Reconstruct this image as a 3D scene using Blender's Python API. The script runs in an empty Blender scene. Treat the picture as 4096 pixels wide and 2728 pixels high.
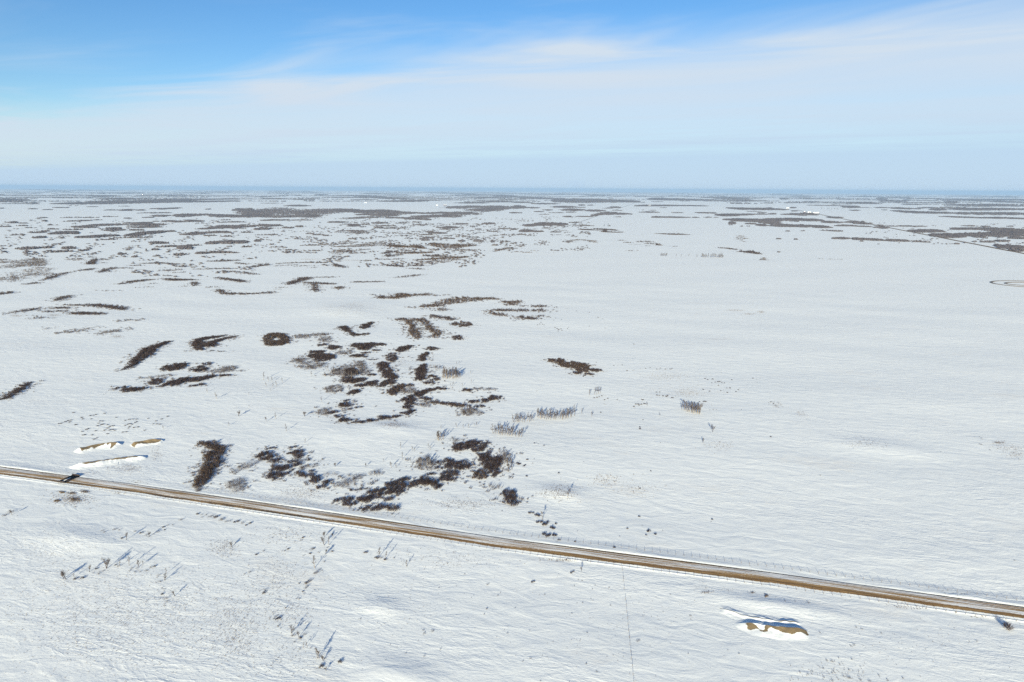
import bpy, math, random
import numpy as np
from mathutils import Vector, Matrix

random.seed(7)
rng = np.random.default_rng(7)
sc = bpy.context.scene
COL = sc.collection

# ------------------------------------------------------------------ camera
FPX, CAM_H = 2731.0, 170.0
PITCH, ROLL = math.radians(12.57), math.radians(0.34)
cam = bpy.data.cameras.new('camera')
cam.sensor_width, cam.lens = 36.0, 36.0 * FPX / 4096.0
cam.clip_start, cam.clip_end = 1.0, 120000.0
cam_ob = bpy.data.objects.new('camera', cam)
CAM_ROT = Matrix.Rotation(math.pi / 2 - PITCH, 4, 'X') @ Matrix.Rotation(ROLL, 4, 'Z')
cam_ob.matrix_world = Matrix.Translation((0, 0, CAM_H)) @ CAM_ROT
COL.objects.link(cam_ob)
sc.camera = cam_ob
CR = np.array(CAM_ROT.to_3x3())

# ------------------------------------------------------------------ light and sky
SUN_EL, SUN_AZ = math.radians(15.5), math.radians(10.2)      # light runs away from the camera, a little to the right
sun = bpy.data.lights.new('sun', 'SUN')
sun.energy, sun.angle, sun.color = 3.6, math.radians(0.5), (1.0, 0.925, 0.70)
sun_ob = bpy.data.objects.new('sun', sun)
d = Vector((math.sin(SUN_AZ) * math.cos(SUN_EL), math.cos(SUN_AZ) * math.cos(SUN_EL), -math.sin(SUN_EL)))
sun_ob.rotation_euler = d.to_track_quat('-Z', 'Y').to_euler()
sun_ob.location = (-60, -300, 300)
COL.objects.link(sun_ob)

sc.view_settings.view_transform = 'Standard'
sc.view_settings.look = 'None'
sc.view_settings.gamma = 1.0
sc.view_settings.exposure = 1.32
sc.view_settings.use_curve_mapping = False
sc.cycles.max_bounces = 4
sc.cycles.diffuse_bounces = 2
sc.cycles.volume_bounces = 0
sc.cycles.use_denoising = False

world = bpy.data.worlds.new('World')
sc.world = world
world.use_nodes = True


class NT:
    """small helper for node trees"""
    def __init__(s, tree):
        s.t = tree
        tree.nodes.clear()

    def n(s, kind, **kw):
        o = s.t.nodes.new(kind)
        for k, v in kw.items():
            setattr(o, k, v)
        return o

    def put(s, sock, v):
        if v is None:
            return
        if isinstance(v, bpy.types.NodeSocket):
            s.t.links.new(v, sock)
        else:
            if isinstance(v, (tuple, list)) and len(v) == 3 and sock.type == 'RGBA':
                v = (*v, 1.0)
            sock.default_value = v

    def m(s, op, a, b=None, c=None, clamp=False):
        o = s.n('ShaderNodeMath', operation=op, use_clamp=clamp)
        for i, v in enumerate((a, b, c)):
            s.put(o.inputs[i], v)
        return o.outputs[0]

    def ramp(s, v, lo, hi, a=0.0, b=1.0):
        o = s.n('ShaderNodeMapRange', interpolation_type='SMOOTHSTEP')
        for i, x in enumerate((v, lo, hi, a, b)):
            s.put(o.inputs[i], x)
        return o.outputs[0]

    def mix(s, f, a, b):
        o = s.n('ShaderNodeMix', data_type='RGBA')
        s.put(o.inputs[0], f)
        s.put(o.inputs[6], a)
        s.put(o.inputs[7], b)
        return o.outputs[2]

    def noise(s, vec, scale, detail=3.0, rough=0.55, dist=0.0):
        o = s.n('ShaderNodeTexNoise')
        s.put(o.inputs['Vector'], vec)
        s.put(o.inputs['Scale'], scale)
        s.put(o.inputs['Detail'], detail)
        s.put(o.inputs['Roughness'], rough)
        s.put(o.inputs['Distortion'], dist)
        return o.outputs[0]

    def xyz(s, x=0.0, y=0.0, z=0.0):
        o = s.n('ShaderNodeCombineXYZ')
        for i, v in enumerate((x, y, z)):
            s.put(o.inputs[i], v)
        return o.outputs[0]

    def sep(s, v):
        o = s.n('ShaderNodeSeparateXYZ')
        s.put(o.inputs[0], v)
        return o.outputs


w = NT(world.node_tree)
sky = w.n('ShaderNodeTexSky', sky_type='NISHITA', sun_disc=False)
sky.sun_elevation = SUN_EL
sky.sun_rotation = math.pi + SUN_AZ
sky.altitude, sky.air_density, sky.dust_density, sky.ozone_density = 600.0, 1.0, 0.25, 3.0
hs = w.n('ShaderNodeHueSaturation')
w.put(hs.inputs['Color'], sky.outputs[0])
hs.inputs['Hue'].default_value = 0.505
hs.inputs['Saturation'].default_value = 1.22
hs.inputs['Value'].default_value = 0.74
dx, dy, dz = w.sep(w.n('ShaderNodeTexCoord').outputs['Generated'])
el = w.m('MAXIMUM', dz, 0.012)
cx, cy = w.m('DIVIDE', dx, el), w.m('DIVIDE', dy, el)      # where the line of sight meets a flat cloud deck
side = w.m('ADD', cy, w.m('MULTIPLY', cx, 0.62))
u = w.m('SUBTRACT', cx, w.m('MULTIPLY', cy, 0.62))
streak = w.noise(w.xyz(w.m('MULTIPLY', u, 0.24), w.m('MULTIPLY', side, 0.55)), 1.0, 4.0, 0.55, 0.8)
broad = w.noise(w.xyz(w.m('MULTIPLY', u, 0.08), w.m('MULTIPLY', side, 0.22)), 1.0, 3.0, 0.5, 0.3)
edge = w.m('ADD', side, w.m('MULTIPLY', w.m('SUBTRACT', streak, 0.5), 3.2))
veil = w.ramp(edge, 4.3, 7.0)
thin = w.m('MULTIPLY', w.ramp(streak, 0.42, 0.75), w.ramp(side, 9.0, 5.0, 0.0, 0.34))   # faint wisps in the clear part
dens = w.m('ADD', w.m('MULTIPLY', veil, w.m('ADD', 0.42, w.m('ADD', w.m('MULTIPLY', broad, 0.5), w.m('MULTIPLY', streak, 0.35)))), thin, clamp=True)
dens = w.m('MAXIMUM', dens, w.ramp(side, 7.0, 26.0, 0.0, 0.94))
veilcol = w.mix(w.ramp(side, 6.0, 24.0), (3.45, 4.0, 4.6), (2.75, 3.65, 4.65))
skycol = w.mix(dens, hs.outputs[0], veilcol)
bg = w.n('ShaderNodeBackground')
w.put(bg.inputs['Color'], skycol)
bg.inputs['Strength'].default_value = 0.075
w.put(w.n('ShaderNodeOutputWorld').inputs['Surface'], bg.outputs[0])


# ------------------------------------------------------------------ materials
def new_mat(name):
    m = bpy.data.materials.new(name)
    m.use_nodes = True
    t = NT(m.node_tree)
    b = t.n('ShaderNodeBsdfPrincipled')
    t.put(t.n('ShaderNodeOutputMaterial').inputs['Surface'], b.outputs[0])
    b.inputs['Roughness'].default_value = 0.8
    b.inputs['Specular IOR Level'].default_value = 0.2
    return m, t, b


DRIFT = math.radians(-14.0)                                   # drifts lie roughly along the road


def snow_parts(t):
    """colour and bump normal of wind-packed snow, in world metres"""
    p = t.sep(t.n('ShaderNodeNewGeometry').outputs['Position'])
    c, s = math.cos(DRIFT), math.sin(DRIFT)
    a = t.m('ADD', t.m('MULTIPLY', p[0], c), t.m('MULTIPLY', p[1], s))
    b = t.m('SUBTRACT', t.m('MULTIPLY', p[1], c), t.m('MULTIPLY', p[0], s))
    fine = t.noise(t.xyz(t.m('MULTIPLY', a, 0.42), t.m('MULTIPLY', b, 0.75)), 1.0, 5.0, 0.62, 0.5)
    mid = t.noise(t.xyz(t.m('MULTIPLY', a, 0.065), t.m('MULTIPLY', b, 0.14)), 1.0, 3.0, 0.5, 0.8)
    lip = t.noise(t.xyz(t.m('MULTIPLY', a, 0.055), t.m('MULTIPLY', b, 0.22), 4.0), 1.0, 2.0, 0.5, 1.2)
    ridge = t.m('POWER', t.m('SUBTRACT', 1.0, t.m('ABSOLUTE', t.m('MULTIPLY', t.m('SUBTRACT', lip, 0.5), 5.0)), clamp=True), 3.0)
    grain = t.noise(t.xyz(t.m('MULTIPLY', a, 0.8), t.m('MULTIPLY', b, 1.1), 6.0), 1.0, 4.0, 0.7)
    patch = t.noise(t.xyz(t.m('MULTIPLY', a, 0.012), t.m('MULTIPLY', b, 0.02), 9.0), 1.0, 3.0)
    ridge = t.m('MULTIPLY', ridge, t.ramp(patch, 0.45, 0.62))
    hgt = t.m('ADD', t.m('ADD', t.m('MULTIPLY', fine, t.ramp(patch, 0.36, 0.64, 0.05, 0.15)), t.m('MULTIPLY', mid, 0.36)), t.m('ADD', t.m('MULTIPLY', ridge, 0.05), t.m('MULTIPLY', grain, 0.075)))
    bp = t.n('ShaderNodeBump')
    bp.inputs['Strength'].default_value = 1.0
    bp.inputs['Distance'].default_value = 1.0
    t.put(bp.inputs['Height'], hgt)
    big = t.noise(t.xyz(t.m('MULTIPLY', a, 0.006), t.m('MULTIPLY', b, 0.012), 2.0), 1.0, 3.0)
    mott = t.noise(t.xyz(t.m('MULTIPLY', a, 0.15), t.m('MULTIPLY', b, 0.26), 12.0), 1.0, 5.0, 0.68, 0.4)
    tint = t.noise(t.xyz(t.m('MULTIPLY', a, 0.016), t.m('MULTIPLY', b, 0.03), 21.0), 1.0, 5.0, 0.65)
    col = t.mix(big, (0.825, 0.845, 0.835), (0.885, 0.89, 0.865))
    col = t.mix(t.ramp(tint, 0.56, 0.74, 0.0, 0.4), col, (0.80, 0.75, 0.68))
    col = t.mix(t.ramp(mott, 0.40, 0.66, 0.0, 0.55), col, (0.73, 0.765, 0.795))
    return col, bp.outputs[0], (a, b)


def mat_snow():
    m, t, b = new_mat('snow')
    col, nrm, _ = snow_parts(t)
    at = t.n('ShaderNodeAttribute', attribute_name='bare')
    spk = t.noise(t.n('ShaderNodeNewGeometry').outputs['Position'], 0.9, 4.0, 0.7)
    f = t.ramp(t.m('ADD', at.outputs['Fac'], t.m('MULTIPLY', t.m('SUBTRACT', spk, 0.5), 0.9)), 0.42, 0.6)
    f = t.m('MULTIPLY', f, t.m('GREATER_THAN', at.outputs['Fac'], 0.03))
    grass = t.mix(t.noise(t.n('ShaderNodeNewGeometry').outputs['Position'], 2.5, 3.0), (0.12, 0.085, 0.048), (0.27, 0.205, 0.12))
    t.put(b.inputs['Base Color'], t.mix(f, col, grass))
    t.put(b.inputs['Normal'], nrm)
    b.inputs['Roughness'].default_value = 0.65
    return m


def mat_road():
    m, t, b = new_mat('gravel_road')
    col, nrm, _ = snow_parts(t)
    uv = t.sep(t.n('ShaderNodeUVMap', uv_map='UVMap').outputs[0])
    x, s = uv[0], uv[1]
    wob = t.m('MULTIPLY', t.m('SUBTRACT', t.noise(t.xyz(0.0, t.m('MULTIPLY', s, 0.035)), 1.0, 4.0), 0.5), 2.0)
    jag = t.m('MULTIPLY', t.m('SUBTRACT', t.noise(t.xyz(t.m('MULTIPLY', x, 0.7), t.m('MULTIPLY', s, 0.7)), 1.0, 4.0, 0.7), 0.5), 1.3)
    grain = t.noise(t.xyz(t.m('MULTIPLY', x, 3.0), t.m('MULTIPLY', s, 1.2)), 1.0, 4.0, 0.7)
    # wheel lanes: long streaks of packed snow and gravel
    lane = t.noise(t.xyz(t.m('MULTIPLY', t.m('ADD', x, t.m('MULTIPLY', wob, 0.35)), 1.9), t.m('MULTIPLY', s, 0.012), 3.0), 1.0, 3.0, 0.6)
    stretch = t.noise(t.xyz(t.m('MULTIPLY', x, 0.35), t.m('MULTIPLY', s, 0.02), 7.0), 1.0, 3.0)
    brownish = t.ramp(t.m('ADD', lane, t.m('ADD', t.m('MULTIPLY', t.m('SUBTRACT', stretch, 0.5), 0.6), t.m('MULTIPLY', t.m('SUBTRACT', grain, 0.5), 0.3))), 0.44, 0.56)
    pack = t.mix(grain, (0.62, 0.62, 0.62), (0.84, 0.84, 0.84))
    tan = t.mix(grain, (0.22, 0.13, 0.055), (0.36, 0.23, 0.10))
    dark = t.mix(t.ramp(t.noise(t.xyz(0.0, t.m('MULTIPLY', s, 0.02), 5.0), 1.0, 3.0), 0.45, 0.6), (0.05, 0.04, 0.035), (0.19, 0.12, 0.055))
    surf = t.mix(brownish, pack, tan)
    lo = t.m('ADD', x, t.m('ADD', wob, jag))
    e1 = t.ramp(t.m('ADD', lo, t.m('MULTIPLY', t.ramp(s, -60.0, 60.0), -0.7)), -2.9, -2.5)                         # inner edge of the gravel windrow
    e0 = t.ramp(lo, -4.75, -4.4)                         # ragged outer edge
    wind = t.mix(t.ramp(t.noise(t.xyz(t.m('MULTIPLY', x, 0.9), t.m('MULTIPLY', s, 0.05), 1.0), 1.0, 4.0, 0.65), 0.42, 0.6), t.mix(t.ramp(s, -120.0, 0.0), (0.05, 0.037, 0.03), (0.17, 0.10, 0.045)), tan)
    c1 = t.mix(e1, wind, surf)
    c1 = t.mix(e0, col, c1)
    far = t.m('ADD', x, t.m('MULTIPLY', jag, 0.4))
    c2 = t.mix(t.ramp(far, 3.62, 3.8), c1, (0.035, 0.027, 0.026))
    c3 = t.mix(t.ramp(far, 4.35, 4.55), c2, col)
    weed = t.ramp(t.m('ADD', t.m('MULTIPLY', t.noise(t.xyz(t.m('MULTIPLY', x, 0.8), t.m('MULTIPLY', s, 0.6), 2.0), 1.0, 4.0, 0.75), t.noise(t.xyz(0.0, t.m('MULTIPLY', s, 0.03), 8.0), 1.0)), 0.0), 0.345, 0.40)
    weed = t.m('MULTIPLY', weed, t.m('MULTIPLY', t.ramp(t.m('ABSOLUTE', x), 5.6, 6.0), t.ramp(t.m('ABSOLUTE', x), 10.0, 8.6)))
    t.put(b.inputs['Base Color'], t.mix(weed, c3, (0.22, 0.16, 0.09)))
    t.put(b.inputs['Normal'], nrm)
    return m


def mat_plain(name, c0, c1, scale=3.0, rough=0.85):
    m, t, b = new_mat(name)
    p = t.n('ShaderNodeNewGeometry').outputs['Position']
    t.put(b.inputs['Base Color'], t.mix(t.noise(p, scale, 3.0), c0, c1))
    b.inputs['Roughness'].default_value = rough
    return m


SNOW, ROAD = mat_snow(), mat_road()
M = {
    'twig': mat_plain('willow_twigs', (0.042, 0.028, 0.026), (0.075, 0.050, 0.045), 0.6),
    'gold': mat_plain('golden_stems', (0.20, 0.125, 0.045), (0.34, 0.22, 0.09), 0.5),
    'grey': mat_plain('grey_brush', (0.085, 0.068, 0.062), (0.15, 0.12, 0.105), 0.4),
    'bark': mat_plain('aspen_bark', (0.18, 0.145, 0.105), (0.34, 0.28, 0.21), 1.5),
    'branch': mat_plain('bare_branches', (0.075, 0.060, 0.057), (0.13, 0.105, 0.095), 0.8),
    'dkbark': mat_plain('dark_bark', (0.05, 0.036, 0.032), (0.09, 0.068, 0.06), 1.5),
    'wood': mat_plain('far_wood_branches', (0.065, 0.056, 0.062), (0.125, 0.11, 0.115), 0.012),
    'spruce': mat_plain('spruce_needles', (0.018, 0.026, 0.020), (0.035, 0.045, 0.03), 1.0),
    'grass': mat_plain('dry_grass', (0.13, 0.09, 0.06), (0.26, 0.19, 0.115), 0.05),
    'post': mat_plain('weathered_post', (0.12, 0.09, 0.07), (0.22, 0.18, 0.14), 4.0),
    'wire': mat_plain('fence_wire', (0.10, 0.10, 0.10), (0.18, 0.17, 0.16), 4.0, 0.5),
    'steel': mat_plain('rusty_steel', (0.028, 0.022, 0.022), (0.055, 0.04, 0.036), 3.0, 0.6),
    'white': mat_plain('white_sheet_metal', (0.70, 0.71, 0.72), (0.80, 0.80, 0.80), 0.5, 0.5),
    'redwall': mat_plain('dark_shed_wall', (0.10, 0.05, 0.045), (0.14, 0.075, 0.065), 0.5),
    'roof': mat_plain('snowy_roof', (0.60, 0.62, 0.66), (0.78, 0.80, 0.83), 0.3),
    'soil': mat_plain('bare_soil', (0.10, 0.085, 0.075), (0.22, 0.19, 0.165), 0.15),
}


# ------------------------------------------------------------------ geometry helpers
def mesh_np(name, V, faces, mats, mi=None, smooth=False):
    """faces: int array (n,3) or (n,4)"""
    V = np.asarray(V, np.float32)
    faces = np.asarray(faces, np.int32)
    k = faces.shape[1]
    me = bpy.data.meshes.new(name)
    me.vertices.add(len(V))
    me.vertices.foreach_set('co', V.ravel())
    me.loops.add(faces.size)
    me.loops.foreach_set('vertex_index', faces.ravel())
    me.polygons.add(len(faces))
    me.polygons.foreach_set('loop_start', np.arange(0, faces.size, k, dtype=np.int32))
    me.polygons.foreach_set('loop_total', np.full(len(faces), k, np.int32))
    for m in mats:
        me.materials.append(m)
    if mi is not None:
        me.polygons.foreach_set('material_index', np.asarray(mi, np.int32))
    if smooth:
        me.polygons.foreach_set('use_smooth', np.ones(len(faces), bool))
    me.update(calc_edges=True)
    return me


def put(name, me, parent=None, loc=(0, 0, 0), rz=0.0, scale=(1, 1, 1)):
    o = bpy.data.objects.new(name, me)
    COL.objects.link(o)
    o.parent = parent
    o.location = loc
    o.rotation_euler = (0, 0, rz)
    o.scale = scale
    return o


def tag(o, label, cat=None, group=None, kind=None):
    o['label'] = label
    if cat:
        o['category'] = cat
    if group:
        o['group'] = group
    if kind:
        o['kind'] = kind
    return o


def spikes(P0, P1, R0):
    """thin three-sided tapered stems from P0 to P1"""
    P0, P1 = np.asarray(P0, float), np.asarray(P1, float)
    n = len(P0)
    D = P1 - P0
    D /= np.linalg.norm(D, axis=1, keepdims=True) + 1e-9
    ref = np.where(np.abs(D[:, 2:3]) > 0.9, np.array([[1.0, 0, 0]]), np.array([[0, 0, 1.0]]))
    A = np.cross(D, ref)
    A /= np.linalg.norm(A, axis=1, keepdims=True)
    B = np.cross(D, A)
    R = np.broadcast_to(np.asarray(R0, float), (n,))[:, None]
    V = np.zeros((n, 4, 3))
    for i in range(3):
        an = i * 2 * math.pi / 3
        V[:, i] = P0 + R * (math.cos(an) * A + math.sin(an) * B)
    V[:, 3] = P1
    b = (np.arange(n) * 4)[:, None]
    Fc = np.stack([b + np.array([0, 1, 3]), b + np.array([1, 2, 3]), b + np.array([2, 0, 3])], 1).reshape(-1, 3)
    return V.reshape(-1, 3), Fc


def hnoise(x, y, seed=0, n=10, lo=30.0, hi=200.0):
    r = np.random.default_rng(seed)
    z = np.zeros(np.broadcast(x, y).shape)
    for i in range(n):
        L = lo * (hi / lo) ** r.random()
        a = r.normal(0.0, 0.75) + math.pi / 2
        z = z + (L / hi) ** 0.9 * np.sin((x * math.cos(a) + y * math.sin(a)) * 2 * math.pi / L + r.random() * 6.28)
    return z / math.sqrt(n)


ROAD_X = np.array([-900.0, -315, -220, -103, 0.6, 116, 212, 700])
ROAD_Y = np.array([545.0, 390.5, 366.5, 334, 304.7, 276.8, 251.5, 120])


def road_t(x, y):
    return (y - np.interp(x, ROAD_X, ROAD_Y)) * 0.968


def sm(x, a, b):
    t = np.clip((x - a) / (b - a), 0, 1)
    return t * t * (3 - 2 * t)


MOUNDS = []                                                     # low hills: (x, y, rx, ry, h)


def ground_z(x, y):
    x, y = np.asarray(x, float), np.asarray(y, float)
    r = np.hypot(x, y)
    z = hnoise(x, y, 3, 12, 35, 260) * 0.5
    z = z * sm(r, 9000, 1200)
    q = np.abs(road_t(x, y))
    z = z * sm(q, 12, 45)
    for mx, my, ax, ay, h in MOUNDS:
        z = z + h * np.exp(-((x - mx) / ax) ** 2 - ((y - my - 0.27 * (mx - x)) / ay) ** 2) * sm(q, 12, 26)
    return z


OX = {'A': (0, 700), 'B': (1024, 700), 'C': (2048, 700), 'D': (3072, 700), 'E': (0, 1364), 'F': (1024, 1364),
      'G': (2048, 1364), 'H': (3072, 1364), 'I': (0, 2046), 'J': (1024, 2046), 'K': (2048, 2046), 'L': (3072, 2046)}
ZS = 1024 / 2354.0


def survey(reg, x, y, up=0.0):
    """where a sight line of the survey photo (sheet reg, position x y) meets the land; up = height above ground"""
    x, y = np.asarray(x, float), np.asarray(y, float)
    uu, vv = OX[reg][0] + x * ZS, OX[reg][1] + y * ZS
    dd = np.stack([(uu - 2048) / FPX, -(vv - 1364) / FPX, -np.ones_like(uu)], -1) @ CR.T
    z = np.zeros_like(uu) + up
    for _ in range(3):
        t = (z - CAM_H) / np.minimum(dd[..., 2], -0.0036)
        X, Y = dd[..., 0] * t, dd[..., 1] * t
        z = ground_z(X, Y) + up
    return X, Y, z - up


def scale_at(X, Y):
    """sheet units per metre and the sine and cosine of the view's slope there"""
    g = math.hypot(X, Y)
    s = math.hypot(g, CAM_H)
    return FPX / s / ZS, CAM_H / s, g / s, s


# ------------------------------------------------------------------ ground
def add_mound(reg, x, y, ax, ay, h):
    X, Y, _ = survey(reg, x, y)
    MOUNDS.append((float(X), float(Y), ax, ay, h))


add_mound('G', 430, 1400, 15, 10, 1.2)
add_mound('F', 1260, 800, 20, 12, 1.0)
add_mound('B', 830, 1240, 50, 45, 1.8)
add_mound('F', 900, 860, 42, 24, 0.9)
add_mound('H', 900, 960, 30, 16, 0.7)
add_mound('H', 1300, 1010, 30, 16, 0.5)
add_mound('K', 2400, 830, 24, 7, 1.2)
add_mound('J', 1150, 880, 9, 6, 0.7)
add_mound('J', 1350, 1500, 14, 7, 0.8)
add_mound('I', 700, 250, 22, 9, 0.9)

ang = np.concatenate([np.linspace(-180, -52, 34)[:-1], np.linspace(-52, 52, 651), np.linspace(52, 180, 34)[1:-1]])
rad = np.concatenate([[2, 40, 80, 110], np.exp(np.arange(math.log(135), math.log(1300), 0.005)),
                      np.exp(np.arange(math.log(1300), math.log(45000), 0.035)), [45000]])
TH, RR = np.meshgrid(np.radians(ang), rad)
GX, GY = RR * np.sin(TH), RR * np.cos(TH)
GZ = ground_z(GX, GY)
GZ = GZ - 0.5 * sm(np.abs(road_t(GX, GY)), 12.6, 9.0) * (np.abs(GX) < 690)
na, nr = len(ang), len(rad)
idx = np.arange(nr * na).reshape(nr, na)
nx = np.roll(idx, -1, 1)
quads = np.stack([idx[:-1], idx[1:], nx[1:], nx[:-1]], -1).reshape(-1, 4)[:, ::-1]
me = mesh_np('ground', np.stack([GX, GY, GZ], -1).reshape(-1, 3), quads, [SNOW], smooth=True)
tag(put('ground', me), 'snow covered prairie reaching to the horizon', kind='structure')

# ------------------------------------------------------------------ road
S = np.arange(-690, 690, 2.0)
T = np.array([-15, -13, -11.5, -10.5, -9.6, -8.8, -8, -7.2, -6.7, -6.45, -6.25, -6.05, -5.6, -5, -4.6, -4.1, -3.4, -2.6, -1.8, -0.9, 0, 0.9, 1.8, 2.7,
              3.4, 3.75, 4.2, 4.6, 5.0, 5.5, 6.0, 6.6, 7.4, 8.4, 9.6, 11, 13, 15])
SX, ST = np.meshgrid(S, T)
cyr = np.interp(SX, ROAD_X, ROAD_Y)
k = np.ones(9) / 9
RXp, RYp = SX + ST * 0.25, cyr + ST * 0.968
v1 = hnoise(SX, 0 * SX, 21, 8, 30, 160)
v2 = hnoise(SX, ST * 3, 22, 8, 6, 40)
prof = np.interp(ST, [-15, -13, -11, -9.2, -6.95, -6.5, -6.25, -5.4, -4.4, -3.4, 0, 3.7, 4.3, 4.9, 5.5, 6.4, 8, 10.5, 13, 15],
                 [-0.02, 0.0, -0.04, -0.10, -0.03, 0.15, -0.03, 0.02, 0.10, 0.20, 0.34, 0.28, 0.20, 0.28, 0.35, 0.33, 0.22, 0.08, 0.0, -0.02])
amp = np.where((np.abs(ST) > 4.5), 1.0 + 0.7 * v1, 1.0)
RZp = prof * amp + np.where(np.abs(ST) > 4.4, 0.05, 0.015) * v2 * sm(np.abs(ST), 13, 9)
RZp = np.where(np.abs(ST) > 14.5, -0.08, RZp + 0.03 * (np.abs(ST) > 9))
ns = len(S)
idx = np.arange(len(T) * ns).reshape(len(T), ns)
quads = np.stack([idx[:-1, :-1], idx[:-1, 1:], idx[1:, 1:], idx[1:, :-1]], -1).reshape(-1, 4)
me = mesh_np('gravel_road', np.stack([RXp, RYp, RZp], -1).reshape(-1, 3), quads, [ROAD], smooth=True)
uvl = me.uv_layers.new(name='UVMap')
li = quads.ravel()
uvl.data.foreach_set('uv', np.stack([ST.ravel()[li], SX.ravel()[li]], -1).astype(np.float32).ravel())
tag(put('gravel_road', me), 'snow streaked brown gravel road with ploughed banks and shallow ditches', kind='structure')


def road_point(x, t):
    return x + t * 0.25, float(np.interp(x, ROAD_X, ROAD_Y)) + t * 0.968


def ribbon(name, pts, width, z, mat, label):
    V, Fc = [], []
    pts = np.array(pts, float)
    tan = np.gradient(pts, axis=0)
    tan /= np.linalg.norm(tan, axis=1, keepdims=True)
    nor = np.stack([-tan[:, 1], tan[:, 0]], -1)
    prof = [(-0.5, -0.3), (-0.42, z), (0.42, z), (0.5, -0.3)]
    for p, n_ in zip(pts, nor):
        for o, h in prof:
            q = p + n_ * width * o
            V.append((q[0], q[1], float(ground_z(q[0], q[1])) + h))
    for i in range(len(pts) - 1):
        for j in range(3):
            a = i * 4 + j
            Fc.append((a, a + 4, a + 5, a + 1))
    tag(put(name, mesh_np(name, V, Fc, [mat])), label, kind='structure')


pa = np.array([survey('D', 2352, 722)[:2], survey('D', 1130, 488)[:2]])
dv = (pa[1] - pa[0])
ribbon('distant_road', [pa[0] + dv * f for f in np.linspace(-0.6, 3.2, 60)], 15, 0.8, M['grass'], 'thin tan road crossing far fields at right')
pa = np.array([survey('C', 300, 545)[:2], survey('C', 1190, 237)[:2]])
dv = (pa[1] - pa[0])
ribbon('distant_track', [pa[0] + dv * f for f in np.linspace(0, 1.1, 60)], 5, 0.25, M['soil'], 'faint straight field track running to the horizon')
# well pad ring at the right edge
ccx, ccy, _ = survey('D', 2390, 1003)
ppm, sn, cs, _ = scale_at(ccx, ccy)
for nm, rx_, ry_, wd, lb in (('ring_track', 235, 20, 5.0, 'outer earth ring of round yard at right edge'),
                             ('inner_ring_track', 150, 10, 5.0, 'inner earth ring of round yard at right edge')):
    th = np.linspace(0, 2 * math.pi, 49)
    ribbon(nm, np.stack([ccx + rx_ / ppm * np.cos(th), ccy + ry_ / (ppm * sn) * np.sin(th)], -1), wd, 0.7, M['soil'], lb)


# ------------------------------------------------------------------ earth banks
def bank(label, reg, crest, h, near, far, bare_w, seed, cat='earth bank', bare_from=0.0, bare_to=1.0, endcut=0.12, gap=0.9):
    c = np.array([survey(reg, a, b)[:2] for a, b in crest])
    L = np.concatenate([[0], np.cumsum(np.hypot(*np.diff(c, axis=0).T))])
    ns_, nt_ = 90, 48
    q = np.linspace(-0.08, 1.08, ns_)
    X = np.interp(q * L[-1], L, c[:, 0]) + np.where(q < 0, q * L[-1], 0) * (c[1] - c[0])[0] / L[1] + np.where(q > 1, (q - 1) * L[-1], 0) * (c[-1] - c[-2])[0] / (L[-1] - L[-2])
    Y = np.interp(q * L[-1], L, c[:, 1]) + np.where(q < 0, q * L[-1], 0) * (c[1] - c[0])[1] / L[1] + np.where(q > 1, (q - 1) * L[-1], 0) * (c[-1] - c[-2])[1] / (L[-1] - L[-2])
    kx = np.ones(7) / 7
    tx, ty = np.gradient(X), np.gradient(Y)
    l = np.hypot(tx, ty)
    nxv, nyv = -ty / l, tx / l
    tt = np.concatenate([-near * (np.linspace(1, 0, nt_ // 2 + 1) ** 1.2), far * (np.linspace(0, 1, nt_ // 2) ** 1.2)[1:]])
    Q, TT = np.meshgrid(q, tt, indexing='ij')
    PX, PY = X[:, None] + nxv[:, None] * TT, Y[:, None] + nyv[:, None] * TT
    nz = hnoise(PX, PY, seed, 9, 2.0, 12.0)
    end = sm(Q, -0.06, endcut) * sm(Q, 1.06, 1 - endcut * 0.6)
    pr = np.where(TT < 0, np.clip(1 + TT / near, 0, 1) ** 2.4, np.clip(1 - TT / far, 0, 1) ** 1.5)
    crestv = 1 + 0.22 * hnoise(Q * L[-1], 0 * Q, seed + 1, 6, 4, 30)
    Z = ground_z(PX, PY) + h * crestv * end * pr + 0.42 * nz * end * np.minimum(pr * 1.6, 1) - 0.06 - 0.12 * (1 - end * sm(pr, 0, 0.08))
    rag = 1.3 * hnoise(PX * 1.0, PY * 0.6, seed + 2, 9, 2.0, 14.0)
    bare = sm(TT, -bare_w * (1 + 0.6 * rag), -bare_w * (0.35 + 0.5 * rag)) * sm(TT, 0.5, 0.1) * sm(Q, bare_from - 0.03, bare_from + 0.03) * sm(Q, bare_to + 0.03, bare_to - 0.03) * (end > 0.2) * sm(hnoise(Q * L[-1], TT * 1.5, seed + 5, 8, 4, 22), -gap - 0.25, -gap + 0.15)
    n1, n2 = PX.shape
    idx = np.arange(n1 * n2).reshape(n1, n2)
    Fc = np.stack([idx[:-1, :-1], idx[1:, :-1], idx[1:, 1:], idx[:-1, 1:]], -1).reshape(-1, 4)
    me = mesh_np('earth_bank', np.stack([PX, PY, Z], -1).reshape(-1, 3), Fc, [SNOW], smooth=True)
    at = me.attributes.new('bare', 'FLOAT', 'POINT')
    at.data.foreach_set('value', bare.astype(np.float32).ravel())
    return tag(put('earth_bank', me), label, cat)


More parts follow.
